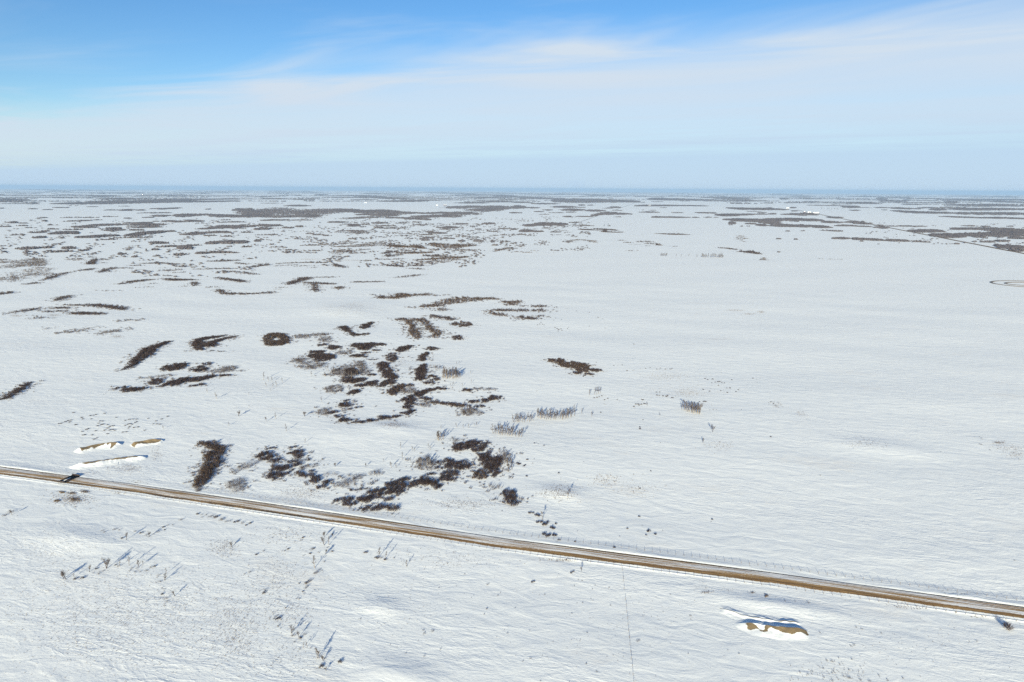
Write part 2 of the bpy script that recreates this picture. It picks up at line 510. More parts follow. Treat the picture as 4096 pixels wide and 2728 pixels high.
bank('upper left grass topped earth bank of the snowy dugout', 'E', [(690, 1018), (800, 990), (900, 968), (1010, 955), (1110, 958)], 1.9, 12, 4.0, 6.0, 31, bare_from=0.1, bare_to=0.92)
bank('short grass topped earth bank at right end of dugout', 'E', [(1205, 962), (1290, 940), (1400, 922), (1500, 922)], 1.8, 10, 3.5, 5.0, 32, bare_from=0.0, bare_to=0.95)
bank('long snow faced earth bank between dugout and road', 'E', [(650, 1156), (800, 1135), (950, 1115), (1100, 1092), (1240, 1078), (1335, 1078)], 1.6, 12.0, 4.0, 2.0, 33, bare_from=0.15, bare_to=0.9)
bank('front earth bank with bare brown soil patches below the road', 'K', [(2030, 1030), (2140, 1040), (2280, 1062), (2420, 1085), (2560, 1100), (2720, 1100)], 1.5, 9.0, 5.0, 3.6, 34, bare_from=0.08, bare_to=0.98, endcut=0.3, gap=0.1)
bank('second lower snowy earth bank inside the pit below road', 'K', [(1890, 885), (1980, 915), (2080, 950), (2180, 972), (2320, 1000), (2480, 1020), (2640, 1030)], 0.6, 6.0, 4.0, 0.15, 35)


# ------------------------------------------------------------------ shrubs, thickets, trees
def dome_shrub(seed, style, lod=0):
    r = np.random.default_rng(seed)
    ns_, nt_, rs, rt = {('d', 0): (34, 330, .022, .018), ('g', 0): (36, 290, .022, .0175), ('s', 0): (24, 110, .015, .010),
                        ('d', 1): (10, 34, .055, .055), ('g', 1): (12, 32, .055, .052), ('s', 1): (10, 24, .04, .038)}[(style, lod)]
    a = r.random(ns_) * 6.283
    rho = np.sqrt(r.random(ns_))
    tall = 1.0 if style != 's' else 1.0
    tip = np.stack([rho * np.cos(a), rho * np.sin(a), tall * (1 - 0.5 * rho ** 2) * (0.65 + 0.4 * r.random(ns_))], -1)
    base = tip * np.array([0.55, 0.55, 0]) + r.normal(0, .05, (ns_, 3)) * np.array([1, 1, 0])
    base[:, 2] = -0.12
    V0, F0 = spikes(base, tip, rs * (0.7 + 0.6 * r.random(ns_)))
    i = r.integers(0, ns_, nt_)
    f = 0.35 + 0.55 * r.random(nt_)
    st = base[i] + (tip[i] - base[i]) * f[:, None]
    st[:, 2] = np.maximum(st[:, 2], 0.05)
    dr = r.normal(0, 1, (nt_, 3))
    dr[:, 2] = np.abs(dr[:, 2]) * 0.9 + 0.35
    dr /= np.linalg.norm(dr, axis=1, keepdims=True)
    ln = 0.22 + 0.25 * r.random(nt_)
    V1, F1 = spikes(st, st + dr * ln[:, None], rt * (0.7 + 0.6 * r.random(nt_)))
    V = np.concatenate([V0, V1])
    Fc = np.concatenate([F0, F1 + len(V0)])
    gold = {'d': 0.25, 'g': 0.55, 's': 0.2}[style]
    tg = {'d': 0.01, 'g': 0.09, 's': 0.05}[style]
    mi = np.concatenate([np.repeat((r.random(ns_) < gold).astype(int), 3), np.repeat((r.random(nt_) < tg).astype(int), 3)])
    return V, Fc, mi


SM = {'d': [M['twig'], M['gold']], 'g': [M['twig'], M['gold']], 's': [M['grey'], M['gold']]}
SHRUB = {s_: [mesh_np('shrub_' + str(i), *dome_shrub(100 + i, s_)[:2], SM[s_], dome_shrub(100 + i, s_)[2]) for i in range(7)] for s_ in 'dgs'}
LOD1 = {s_: [dome_shrub(200 + i, s_, 1) for i in range(6)] for s_ in 'dgs'}


def parse(spec):
    """'x,y,rx,ry>x,y,rx,ry;x,y,rx,ry' -> dense list of stamps (chains joined by >)"""
    out = []
    for chain in spec.replace(' ', '').split(';'):
        st = [tuple(float(v) for v in s_.split(',')) for s_ in chain.split('>')]
        for i, s_ in enumerate(st):
            out.append(s_)
            if i + 1 < len(st):
                e = st[i + 1]
                n_ = int(math.hypot(e[0] - s_[0], e[1] - s_[1]) / max(4, 0.7 * min(s_[2], e[2])))
                for j in range(1, n_):
                    f = j / n_
                    out.append(tuple(s_[q] + (e[q] - s_[q]) * f for q in range(4)))
    return out


def fill(reg, spec, hmax, space, hmin=0.7):
    """ground positions (x, y, z, height) of shrubs covering the stamps"""
    pts = []
    for (x, y, rx_, ry_) in parse(spec):
        rx_, ry_ = rx_ * 1.06, ry_ * 1.1
        X, Y, _ = survey(reg, x, y)
        ppm, sn, cs, sl = scale_at(float(X), float(Y))
        hb = min(max((1.6 if sl < 950 else 1.9) * ry_ / ppm, hmin), hmax)
        X, Y, _ = (float(v) for v in survey(reg, x, y, hb * 0.45))
        gx = max(rx_ * 1.1 / ppm - 0.1 * space, 0.2 * space)
        gy = max(ry_ - 0.45 * hb * ppm * cs, 0.12 * ry_) / (ppm * sn)
        gy = max(gy * 1.25, 0.3 * space)
        n_ = int(np.clip(3.2 * math.pi * gx * gy / space ** 2, 2, 60))
        ux, uy = X / math.hypot(X, Y), Y / math.hypot(X, Y)
        for _ in range(n_):
            q, a = math.sqrt(rng.random()), rng.random() * 6.283
            oa, ob = gx * q * math.cos(a), gy * q * math.sin(a)
            px, py = X + uy * oa + ux * ob, Y - ux * oa + uy * ob
            if all((px - p[0]) ** 2 + (py - p[1]) ** 2 > (space * 0.8) ** 2 for p in pts):
                pts.append((px, py, hb))
    return [(a, b, float(ground_z(a, b)), c) for a, b, c in pts]


TINY = []                                                       # scrub too small to pick apart


def edge_scrub(pts, reach, h_):
    for p in pts:
        for _ in range(4 if rng.random() < 0.5 else 2):
            a, q = rng.random() * 6.28, reach * (0.7 + 1.6 * rng.random() ** 2)
            x, y = p[0] + q * 1.6 * math.cos(a), p[1] + q * math.sin(a)
            if abs(float(road_t(x, y))) > 9:
                hh = h_ * (0.22 + 0.8 * rng.random() ** 2)
                TINY.append((x, y, float(ground_z(x, y)), hh * (0.9 + 0.6 * rng.random()), hh))


def thicket(reg, label, spec, style='d', hmax=None, group=None, name=None, cat=None):
    x0 = parse(spec)[0]
    X, Y, _ = survey(reg, x0[0], x0[1])
    rg = math.hypot(float(X), float(Y))
    hmax = hmax or {'d': 2.5, 'g': 2.6, 's': 3.0}[style]
    name = name or {'d': 'willow_thicket', 'g': 'golden_brush_thicket', 's': 'grey_brush_thicket'}[style]
    cat = cat or 'thicket'
    if rg < 900:
        space = 2.7 if style != 's' else 3.3
        pts = fill(reg, spec, hmax, space)
        bx, by = np.mean([p[0] for p in pts]), np.mean([p[1] for p in pts])
        root = put(name, None, None, (bx, by, float(ground_z(bx, by))))
        for (px, py, pz, hb) in pts:
            me = SHRUB[style][int(rng.integers(0, 7))]
            wv = min(space * 0.82, hb * 1.5) * (0.85 + 0.35 * rng.random())
            put('shrub', me, root, (px - bx, py - by, pz - root.location.z), rng.random() * 6.28, (wv, wv, hb * (0.5 + 0.65 * rng.random())))
        edge_scrub(pts, 2.0 + 0.6 * space, 1.7)
    else:
        if hmax < 3:
            hmax = 3.6 if rg < 1500 else 6.0
        space = 3.0 if rg < 1500 else 4.5
        pts = fill(reg, spec, hmax, space)
        bx, by = np.mean([p[0] for p in pts]), np.mean([p[1] for p in pts])
        VV, FF, MI, off = [], [], [], 0
        for (px, py, pz, hb) in pts:
            V, Fc, mi = LOD1[style][int(rng.integers(0, 6))]
            a = rng.random() * 6.28
            wv = space * 0.75 * (0.8 + 0.4 * rng.random())
            hv = hb * (0.45 + 0.75 * rng.random())
            if rng.random() < 0.15:
                continue
            W = np.stack([(V[:, 0] * math.cos(a) - V[:, 1] * math.sin(a)) * wv + px - bx, (V[:, 0] * math.sin(a) + V[:, 1] * math.cos(a)) * wv + py - by, V[:, 2] * hv + pz], -1)
            VV.append(W)
            FF.append(Fc + off)
            MI.append(mi)
            off += len(V)
        edge_scrub(pts, 5.0, 2.0)
        root = put(name, mesh_np(name, np.concatenate(VV), np.concatenate(FF), SM[style], np.concatenate(MI)), None, (bx, by, 0))
    return tag(root, label, cat, group)


def scatter(reg, label, group, spec, hm=0.9, style='d', name='low_shrub', wide=1.25, keep=0.9):
    cat = 'shrub'
    if 'tuft' in label:
        name, cat, style = 'weed_tuft', 'weeds', 's'
    for s_ in spec.replace(' ', '').split(';'):
        v = [float(q) for q in s_.split(',')]
        h_ = (v[2] if len(v) > 2 else hm)
        big = h_ >= keep
        sty = 's' if (reg in 'IJ' and rng.random() < 0.6) else style
        if reg in 'IJ':
            h_ *= 0.65 + 0.7 * rng.random()
        h_ *= 0.72 if cat == 'shrub' else 0.6
        X, Y, Z = (float(q) for q in survey(reg, v[0], v[1], 0.3 * h_))
        wv = h_ * wide * (0.7 + 0.4 * rng.random())
        if big:
            tag(put(name, SHRUB[sty][int(rng.integers(0, 7))], None, (X, Y, Z), rng.random() * 6.28, (wv, wv, h_)), label, cat, group)
        else:
            TINY.append((X, Y, Z, wv * 0.8, h_))


def tree_mesh(seed, kind):
    """unit-height bare tree: (trunk verts, faces), (branch verts, faces)"""
    r = np.random.default_rng(seed)
    stems = 1 if kind == 'a' else int(r.integers(2, 5))
    P0, P1, R0 = [], [], []
    B0, B1, BR = [], [], []
    for s_ in range(stems):
        a = r.random() * 6.283
        lean = (0.11 if stems == 1 else 0.24) * (0.5 + r.random())
        b = np.array([r.normal(0, .012), r.normal(0, .012), -0.05])
        mid = np.array([lean * .4 * math.cos(a), lean * .4 * math.sin(a), 0.42])
        top = np.array([lean * math.cos(a), lean * math.sin(a), (0.97 if s_ == 0 else 0.7 + 0.25 * r.random())])
        P0 += [b, mid]
        P1 += [mid + (mid - b) * 0.9, top]
        R0 += [0.028 if stems == 1 else 0.024, 0.017]
        for _ in range(15 if kind == 'a' else 11):
            f = 0.28 + 0.68 * r.random()
            q = b + (mid - b) * min(1, f / .42) if f < .42 else mid + (top - mid) * (f - .42) / .58
            an = r.random() * 6.283
            upw = 0.9 + 0.8 * r.random()
            ln = (0.26 if kind == 'a' else 0.34) * (1.15 - 0.75 * f) * (0.6 + 0.7 * r.random())
            dv_ = np.array([math.cos(an), math.sin(an), upw])
            dv_ /= np.linalg.norm(dv_)
            e = q + dv_ * ln
            B0.append(q); B1.append(e); BR.append(0.011)
            for _ in range(9):
                g = 0.25 + 0.7 * r.random()
                st = q + (e - q) * g
                dd = dv_ + r.normal(0, .55, 3)
                dd[2] = abs(dd[2])
                B0.append(st); B1.append(st + dd / np.linalg.norm(dd) * ln * (0.3 + 0.35 * r.random())); BR.append(0.0088)
    return spikes(P0, P1, R0), spikes(B0, B1, BR)


TREES = {k_: [] for k_ in 'ab'}
for k_ in 'ab':
    for i in range(7):
        (tv, tf), (bv, bf) = tree_mesh(300 + i + (50 if k_ == 'b' else 0), k_)
        bk = M['bark'] if k_ == 'a' else M['dkbark']
        TREES[k_].append((mesh_np('trunk_' + str(i), tv, tf, [bk]), mesh_np('branches_' + str(i), bv, bf, [M['branch']])))


def tree_at(X, Y, h_, label, group, kind='a', name=None):
    Z = float(ground_z(X, Y))
    root = put(name or ('bare_aspen' if kind == 'a' else 'bare_tree'), None, None, (X, Y, Z), rng.random() * 6.28)
    root.rotation_euler = (rng.normal(0, .05), rng.normal(0, .05), rng.random() * 6.28)
    tm, bm = TREES[kind][int(rng.integers(0, 7))]
    wd = h_ * (0.9 + 0.3 * rng.random())
    put('trunk', tm, root, scale=(wd, wd, h_))
    put('branches', bm, root, scale=(wd, wd, h_))
    return tag(root, label, 'tree', group)


def trees(reg, label, group, spec, kind='a'):
    for s_ in spec.replace(' ', '').split(';'):
        x, y, hp = (float(q) for q in s_.split(','))
        X, Y, _ = (float(q) for q in survey(reg, x, y))
        ppm, sn, cs, _ = scale_at(X, Y)
        tree_at(X, Y, hp / (ppm * cs), label, group, kind)


def grove(reg, label, group, spec, n_, hp, kind='a'):
    st = parse(spec)
    done = []
    for i in range(n_):
        for _ in range(20):
            x, y, rx_, ry_ = st[int(rng.integers(0, len(st)))]
            q, a = math.sqrt(rng.random()), rng.random() * 6.283
            X, Y, _z = (float(v) for v in survey(reg, x + rx_ * q * math.cos(a), y + ry_ * q * math.sin(a)))
            if all((X - p[0]) ** 2 + (Y - p[1]) ** 2 > 1.6 for p in done):
                break
        done.append((X, Y))
        ppm, sn, cs, _z = scale_at(X, Y)
        tree_at(X, Y, hp / (ppm * cs) * (0.5 + 0.65 * rng.random()), label, group, kind)


# ------------------------------------------------------------------ fences
post_me = mesh_np('post', np.array([(math.cos(a) * r_, math.sin(a) * r_, z_) for z_, r_ in ((-0.3, .065), (1.28, .06), (1.33, .04)) for a in np.arange(6) * math.pi / 3]),
                  [(i + 6 * l_, (i + 1) % 6 + 6 * l_, (i + 1) % 6 + 6 * l_ + 6, i + 6 * l_ + 6) for l_ in (0, 1) for i in range(6)], [M['post']])


def surf_z(x, y):
    t_ = float(road_t(x, y))
    if abs(t_) < 15:
        return float(np.interp(t_, T, RZp[:, int(np.clip((x - S[0]) / 2, 0, ns - 1))]))
    return float(ground_z(x, y))


def fence(label, pts, name='wire_fence'):
    bx, by = pts[len(pts) // 2]
    root = tag(put(name, None, None, (bx, by, 0)), label, 'fence')
    P = [(x - bx, y - by, surf_z(x, y)) for x, y in pts]
    for p in P:
        o = put('post', post_me, root, p, rng.random() * 6.28, (1, 1, 0.9 + 0.2 * rng.random()))
        o.rotation_euler = (rng.normal(0, .04), rng.normal(0, .04), rng.random() * 6.28)
    for hh in (0.35, 0.65, 0.95, 1.2):
        A = np.array(P) + np.array([0, 0, hh])
        V, Fc = [], []
        for i, q in enumerate(A):
            V += [(q[0], q[1] - .006, q[2] - .006), (q[0], q[1] + .006, q[2] - .006), (q[0], q[1], q[2] + .008)]
            if i:
                b0 = 3 * (i - 1)
                Fc += [(b0 + j, b0 + (j + 1) % 3, b0 + 3 + (j + 1) % 3, b0 + 3 + j) for j in range(3)]
        put('wire', mesh_np('wire', V, Fc, [M['wire']]), root)


fence('post and wire fence along near side of gravel road', [road_point(x, -7.3) for x in np.arange(-262, 226, 3.5)])
fence('post and wire fence beyond far side of gravel road', [road_point(x, 9.1) for x in np.arange(-190, 232, 3.6)])
cf = [survey('K', a, b)[:2] for a, b in ((1015, 540), (1022, 612), (1023, 640), (1032, 715), (1042, 815), (1050, 870), (1055, 930), (1062, 987), (1066, 1045), (1071, 1100),
                                       (1079, 1165), (1085, 1228), (1092, 1298), (1098, 1362), (1105, 1432), (1113, 1507), (1121, 1585), (1129, 1670))]
fence('leaning cross fence running from road to bottom edge', [(float(a), float(b)) for a, b in cf])

# cattle guard across the road
gx, gy = road_point(float(survey('E', 650, 1262)[0]), 0)
guard = tag(put('cattle_guard', None, None, (gx, gy, 0), math.atan2(-139, 530)), 'dark steel cattle guard set across the gravel road', 'cattle guard')


def box_me(name, x0, x1, y0, y1, z0, z1, m):
    V = [(x, y, z) for z in (z0, z1) for x, y in ((x0, y0), (x1, y0), (x1, y1), (x0, y1))]
    return mesh_np(name, V, [(3, 2, 1, 0), (4, 5, 6, 7), (0, 1, 5, 4), (1, 2, 6, 5), (2, 3, 7, 6), (3, 0, 4, 7)], [m])


put('pit_floor', box_me('pit_floor', -3.0, 3.0, -5.0, 5.0, 0.2, 0.50, M['steel']), guard)
rail = box_me('rail', -0.09, 0.09, -4.6, 4.6, 0.5, 0.62, M['steel'])
for i in range(11):
    put('rail', rail, guard, (-2.6 + i * 0.52, 0, 0.0))
put('snow_ridge', box_me('snow_ridge', -0.35, 0.25, -4.2, 1.4, 0.6, 0.75, SNOW), guard)
for s_ in (-1, 1):
    wing = box_me('side_wing', -2.8, 2.8, -0.08, 0.08, 0.3, 1.3, M['steel'])
    put('side_wing', wing, guard, (0, s_ * 5.1, 0))

# ------------------------------------------------------------------ thickets beside the road and in the hollow (sheet F)
TF = [
 ('dark willow clump at top left of the hollow row', '85,1050,55,34;130,986,42,9', 'd'),
 ('flat dark willow clump under the top left clump', '130,1105,38,16>200,1080,30,16', 'd'),
 ('oval willow clump with rounded top left of hollow', '215,1160,68,28', 'd'),
 ('lowest left willow clump facing the road', '180,1230,58,30;280,1217,26,15', 'd'),
 ('thin slanting willow streak highest in the left row', '350,970,45,12', 'd'),
 ('long slanting willow streak below the thin one', '290,1035,25,12>340,1020,40,18>395,1008,18,12', 'd'),
 ('small square willow clump right of slanting streak', '386,1052,32,22', 'd'),
 ('double willow clump at middle of left row', '345,1098,45,20;385,1122,38,26', 'd'),
 ('small flat willow tuft right of double clump', '460,1090,32,13', 'd'),
 ('short slanting willow bar below double clump', '330,1176,32,13', 'd'),
 ('ragged willow clump with forked outline left of hollow', '405,1205,26,20>440,1232,22,22;490,1195,40,14', 'd'),
 ('tall dark willow clump near right end of left row', '530,1222,28,16>548,1262,40,36', 'd'),
 ('pair of small round willows ending the left row', '605,1330,28,22;656,1291,24,18', 'd'),
 ('sparse grey twigs between left row and tree line', '530,1140,70,20;590,1105,30,8', 's'),
 ('grey leafless brush on the snow near left row', '690,1212,55,20', 's'),
 ('long grey brown brush bank slanting toward road', '757,1325,25,26>830,1290,55,34>900,1262,40,26>960,1228,30,16', 's'),
 ('thin dark streak of shrubs left of big round clump', '900,1368,22,10>985,1354,35,10', 'd'),
 ('low grey brush patch above the big round clump', '1035,1300,48,15', 's'),
 ('wispy upright brush alone in the upper hollow', '1112,1202,38,24', 's'),
 ('big rounded dark willow clump nearest to road', '975,1445,42,30>1040,1435,50,36>1080,1395,55,42', 'd'),
 ('dark willow mound at road edge casting wide shadow', '815,1458,68,32;850,1495,50,20', 'd'),
 ('willow clump between big round clump and road', '1210,1455,52,26', 'd'),
 ('row of dark shrubs lining the far road ditch', '980,1530,40,20>1060,1545,40,16>1150,1520,45,22>1240,1530,45,26', 'd'),
 ('massive dark willow clump in centre of hollow', '1195,1372,40,34>1260,1350,50,46>1300,1310,60,44>1310,1385,40,20', 'd'),
 ('small dark clump capping the massive clump on left', '1200,1305,42,20', 'd'),
 ('dark willow tip trailing up right of massive clump', '1350,1275,25,16>1400,1252,24,14', 'd'),
 ('wide flat topped willow bank in middle hollow', '1470,1300,36,28>1530,1285,60,36', 'd'),
 ('ragged willow bank sloping down toward right of hollow', '1600,1300,40,24>1660,1318,40,32', 'd'),
 ('low willow tuft left under flat topped bank', '1430,1332,32,10', 'd'),
 ('large round topped willow clump at hollow turn', '1772,1232,62,46;1702,1272,26,18', 'd'),
 ('small dark willow clump on slope above flat bank', '1622,1218,45,18', 'd'),
 ('lens shaped willow clump leaning up the slope', '1680,1115,35,16>1740,1100,40,20>1790,1085,20,14', 'd'),
 ('dark willow column joining lens and round clump', '1790,1140,42,38;1705,1160,34,16', 'd'),
 ('isolated oval willow clump with blue shadow right of hollow', '1895,1134,64,42', 'd'),
 ('thin grey brush stand on the slope above hollow', '1560,1110,70,70', 's'),
 ('dark willow pair slanting up at upper right hollow', '1858,970,58,30>1985,935,52,36', 'd'),
 ('brown brush above the slanting willow pair', '1835,900,48,26', 's'),
 ('willow clump left top of the tall right mass', '2035,995,42,22>2090,968,40,20', 'd'),
 ('thin willow arch above the tall right mass', '2090,935,30,14>2150,925,28,18', 'd'),
 ('tall dark willow mass right of the hollow', '2105,1062,52,48>2165,1140,56,48>2225,1080,26,40', 'd'),
 ('golden edged willow lobe at foot of tall mass', '2050,1218,54,48', 'g'),
 ('ragged willow foot below tall right mass', '2190,1205,40,34', 'd'),
 ('grey brush curtain right side of tall mass', '2290,1040,45,50', 's'),
 ('brown brush band below the golden willow lobe', '2150,1325,45,26>2230,1335,45,30', 's'),
 ('last dark willow clump before open snow at right', '2330,1410,50,40>2365,1470,40,34', 'd'),
 ('low willow islands on left rim of snowy pond', '810,540,45,14;770,576,18,8', 'd'),
 ('oval dark willow island on left rim of pond', '825,582,50,22', 'd'),
 ('two small willow tufts inside the snowy pond', '935,605,30,13;860,621,26,9', 'd'),
 ('broken willow fringe at lower left of pond', '700,652,38,14;765,686,38,16;815,720,45,20', 'd'),
 ('long thin willow fringe along bottom of pond', '890,746,26,9>975,738,45,14>1060,728,40,12>1105,718,20,10', 'd'),
 ('thicker willow fringe at bottom right of pond', '1170,700,36,20>1210,696,30,20;1265,694,22,11>1320,683,30,13', 'd'),
 ('willow bank at right rim of snowy pond', '1365,658,40,22>1425,640,30,18;1395,600,35,20', 'd'),
 ('dark willow head above right rim of pond', '1370,535,30,20>1415,520,32,24>1410,570,40,22', 'd'),
 ('sparse brush left of the snowy pond', '620,640,50,34', 's'),
 ('comma shaped willow thicket at neck of pond', '1262,462,48,32>1300,425,36,26>1350,405,40,16>1420,400,25,13', 'g'),
 ('grey twigs beside the comma shaped thicket', '1400,450,60,30', 's'),
 ('snaking dark willow thicket along snow channel', '1168,215,42,28>1200,275,40,34>1245,325,46,34>1225,370,50,22>1170,398,40,14>1120,416,22,8', 'd'),
 ('round willow clump left of channel head', '1248,142,42,38', 'd'),
 ('slanting willow bar at top of channel', '1315,85,32,18>1360,60,40,18>1420,40,25,9', 'd'),
 ('small willow cap on right bank of channel', '1607,65,42,18', 'd'),
 ('bent willow strip descending right channel bank', '1572,105,22,12>1530,135,26,16>1520,160,32,24', 'd'),
 ('upright willow block on right channel bank', '1540,225,26,22>1515,280,44,34>1508,335,36,24', 'd'),
 ('stepped low willows right of channel', '1625,318,28,16;1640,347,45,14;1595,380,40,14', 'd'),
 ('curved willow hedge on top of right pond', '1490,490,28,22>1545,460,36,16>1620,440,35,16>1665,425,30,12', 'd'),
 ('short willow end piece of the curved hedge', '1712,436,38,14', 'd'),
 ('dark corner willow where two ponds meet', '1525,520,30,16>1575,530,28,16', 'd'),
 ('brown brush hedge along lower rim of right pond', '1640,556,40,14>1740,568,45,17>1850,582,50,17>1920,587,36,18', 'g'),
 ('dark round willow on right pond rim', '2000,552,38,18;2060,592,30,16', 'd'),
 ('ragged willows trailing right from right pond', '2110,545,30,18>2190,512,50,22;2235,520,20,16', 'd'),
 ('dark willow tuft on upper bank of right pond', '1950,445,48,16', 'd'),
 ('grey brush right of tuft above right pond', '2030,430,30,16;2160,440,50,18', 's'),
 ('pale brush fan below right pond hedge', '1970,640,80,36', 's'),
 ('pale brush at left end of right pond hedge', '1560,575,50,34', 's'),
 ('dark willow ridge in the upper left tangle', '530,130,40,18>600,145,60,34>670,140,40,26', 'd'),
 ('dark crest streak above upper left ridge', '560,96,55,16', 'd'),
 ('dark clump left of the wide top tangle', '715,52,46,20;600,30,40,12', 'd'),
 ('wide dark willow tangle at top middle', '930,30,45,16>1000,45,60,30>1060,30,40,20', 'd'),
 ('low dark bars below the wide top tangle', '1010,102,35,11;1100,80,40,10;1150,28,38,14', 'd'),
 ('grey brown brush between ridge and top tangle', '810,100,65,20;905,70,40,9', 's'),
 ('mixed shrubs under the top tangle', '930,128,55,14>985,142,28,9;1075,168,28,8', 'd'),
 ('pale brush skirt below upper left ridge', '510,212,90,38', 's'),
 ('small pale brush patch at far left of tangle', '385,172,55,26', 's'),
 ('brown brush mass in centre of left tangle', '760,270,60,30>830,255,60,40', 's'),
 ('dark willow heart of the left tangle', '870,280,52,34', 'd'),
 ('lower dark willow heart of the left tangle', '840,345,50,34>885,360,40,24', 'd'),
 ('dark shrubs right of lower tangle heart', '955,352,45,20', 'd'),
 ('tall brown brush at right edge of tangle', '955,205,36,34>990,265,46,30', 's'),
 ('low willow bar right of tall brown brush', '1065,305,34,12', 'd'),
 ('grey brush patch at left edge of tangle', '670,302,45,18', 's'),
 ('pale brush with long shadow below tangle', '715,432,65,34', 's'),
 ('dark willow bar leaning toward snake thicket', '955,405,36,16>1000,400,24,10>1075,380,44,24', 'd'),
 ('dark willow bar at lower edge of tangle', '920,455,46,18>855,480,34,10;990,435,22,8', 'd'),
]
for lb, sp, st in TF:
    thicket('F', lb, sp, st)

TE = [
 ('long slanting willow row beyond the left boundary slope', '1550,0,16,8>1470,30,22,12>1400,55,34,18>1345,100,42,30>1285,150,34,22>1200,225,24,10>1110,268,14,5', 'd'),
 ('dark willow clump highest in left slope patch', '1590,240,75,26>1690,206,20,12', 'd'),
 ('small dark willow cap in left slope patch', '1895,205,34,13', 'd'),
 ('dark willow clump under the small cap', '1838,252,52,24', 'd'),
 ('brown brush strip at right of slope patch', '2000,272,55,20>2090,245,60,24;2195,268,30,8', 's'),
 ('dark willow pair at centre of slope patch', '1910,325,48,17;1780,345,85,24', 'd'),
 ('dark willow clump left of centre pair', '1650,360,42,20>1580,385,60,24', 'd'),
 ('sparse twigs along top of left slope patch', '1430,322,100,12', 's'),
 ('round dark willow clump in left slope patch', '1427,370,48,24', 'd'),
 ('low willow streak at bottom of slope patch', '1810,400,52,12;2070,310,48,12', 'd'),
 ('ragged low willows at left end of slope patch', '1220,440,75,20;1110,422,46,13;1480,412,40,7', 'd'),
 ('slanting willow row at the left picture edge', '20,532,24,8>100,490,20,13>165,445,28,16>220,405,24,10>270,380,20,6', 'd'),
 ('long upright willow thicket beside the earth banks', '1880,932,45,14>1950,950,48,28>2010,985,50,28>1950,1050,50,40>1945,1120,54,44>1895,1195,50,44>1855,1260,44,38>1815,1330,22,34', 'g'),
 ('brown brush bank right of long upright thicket', '2155,1195,30,14>2240,1150,60,26>2310,1125,45,26', 's'),
 ('dark brown brush mound close to road', '2170,1310,66,50', 's'),
 ('small dark bush with shadow at left edge below road', '105,1548,24,22', 's'),
]
for lb, sp, st in TE:
    thicket('E', lb, sp, st)
thicket('A', 'upper curved willow crescent near left boundary', '1800,1545,20,20>1835,1510,28,16>1900,1495,30,12>1980,1485,30,10>2060,1472,25,6', 'd')
thicket('A', 'lower curved willow crescent near left boundary', '1905,1560,20,14>1960,1530,30,15>2040,1505,30,10>2120,1488,30,7>2180,1476,16,4', 'd')
thicket('E', 'ragged willow foot under the curved crescents', '1835,40,46,34;1945,30,40,18;1950,86,22,5;2030,93,28,5', 'd')

TG = [
 ('dark and golden willow thicket alone on open snow', '365,176,32,18;435,182,26,28>490,212,36,24>580,215,50,30>650,245,54,40;690,235,26,20', 'g'),
 ('fringe of low willows around the lone thicket', '600,290,30,14;760,262,48,16;720,300,34,12;660,312,16,6', 'd'),
]
for lb, sp, st in TG:
    thicket('G', lb, sp, st)

TB = [
 ('ring shaped willow thicket left of middle', '105,1500,30,28>150,1462,38,16>215,1466,36,22>275,1495,22,20>245,1530,44,24>140,1545,44,20', 'g'),
 ('grey brush stand right of the ring thicket', '425,1476,58,20', 's'),
 ('sparse brush and shrubs left above the tangle', '580,1462,70,18;625,1502,50,24;700,1530,42,9', 's'),
 ('small hooked willow crescent on tan rise', '805,1398,32,18>850,1434,14,8>915,1468,30,10>1000,1458,30,8', 'd'),
 ('dark willow comma on tan rise', '995,1390,34,22>1030,1368,18,10>1075,1352,20,5', 'd'),
 ('left golden willow arm heading the channel', '1335,1318,46,15>1400,1335,24,14>1430,1390,28,32>1462,1450,46,32>1490,1485,24,20', 'g'),
 ('right dark willow arm heading the channel', '1490,1318,60,14>1550,1345,26,16>1600,1400,34,24>1665,1448,36,20>1655,1482,24,16', 'g'),
 ('dark willow bar above the right channel arm', '1620,1288,26,11>1700,1300,50,12>1780,1318,42,14', 'd'),
 ('brush and shrubs right of the channel arms', '1890,1368,85,24', 'g'),
 ('small willow clump under brush right of channel', '1848,1490,38,22', 'd'),
 ('broad dark and golden willow belt near far boundary', '1560,1202,46,15>1660,1190,56,18>1770,1158,80,24>1890,1138,80,26>2000,1135,80,20>2110,1125,50,10>2210,1136,34,9', 'g'),
 ('willow clump near far left boundary corner', '1240,1126,44,11>1330,1102,50,24>1390,1100,32,18', 'g'),
 ('small dark tufts at far left boundary corner', '1150,1116,32,17;1085,1096,24,7', 'd'),
 ('golden brush patch right of boundary corner', '1530,1094,82,15', 'g'),
 ('low dark streaks right of golden brush patch', '1640,1105,28,6;1730,1100,38,6', 'd'),
 ('short willow streaks left under the broad belt', '1430,1215,38,6;1560,1230,30,4', 'd'),
 ('grey brush with long shadows under broad belt', '1715,1230,40,18', 's'),
]
for lb, sp, st in TB:
    thicket('B', lb, sp, st)
TC = [
 ('golden dark willow head at right end of belt', '2300,1160,40,12>2340,1175,40,20>2375,1170,40,22>2410,1150,24,10', 'g', 'B'),
 ('low willow hedge curving under the belt end', '2180,1235,30,10>2260,1238,60,14>2340,1235,36,12', 'd', 'B'),
 ('golden hedge curving along far hollow', '2130,1245,26,8>2180,1268,36,10>2260,1287,46,10', 'g', 'B'),
 ('dark willow cluster right of belt', '100,1200,30,8;250,1200,70,13;340,1208,20,6', 'd', 'C'),
 ('dark willow cluster below right of belt', '100,1237,56,16;245,1238,56,16', 'd', 'C'),
 ('lowest willow cluster right of belt', '110,1302,56,16>190,1316,36,13;262,1290,34,12;60,1322,30,6', 'd', 'C'),
]
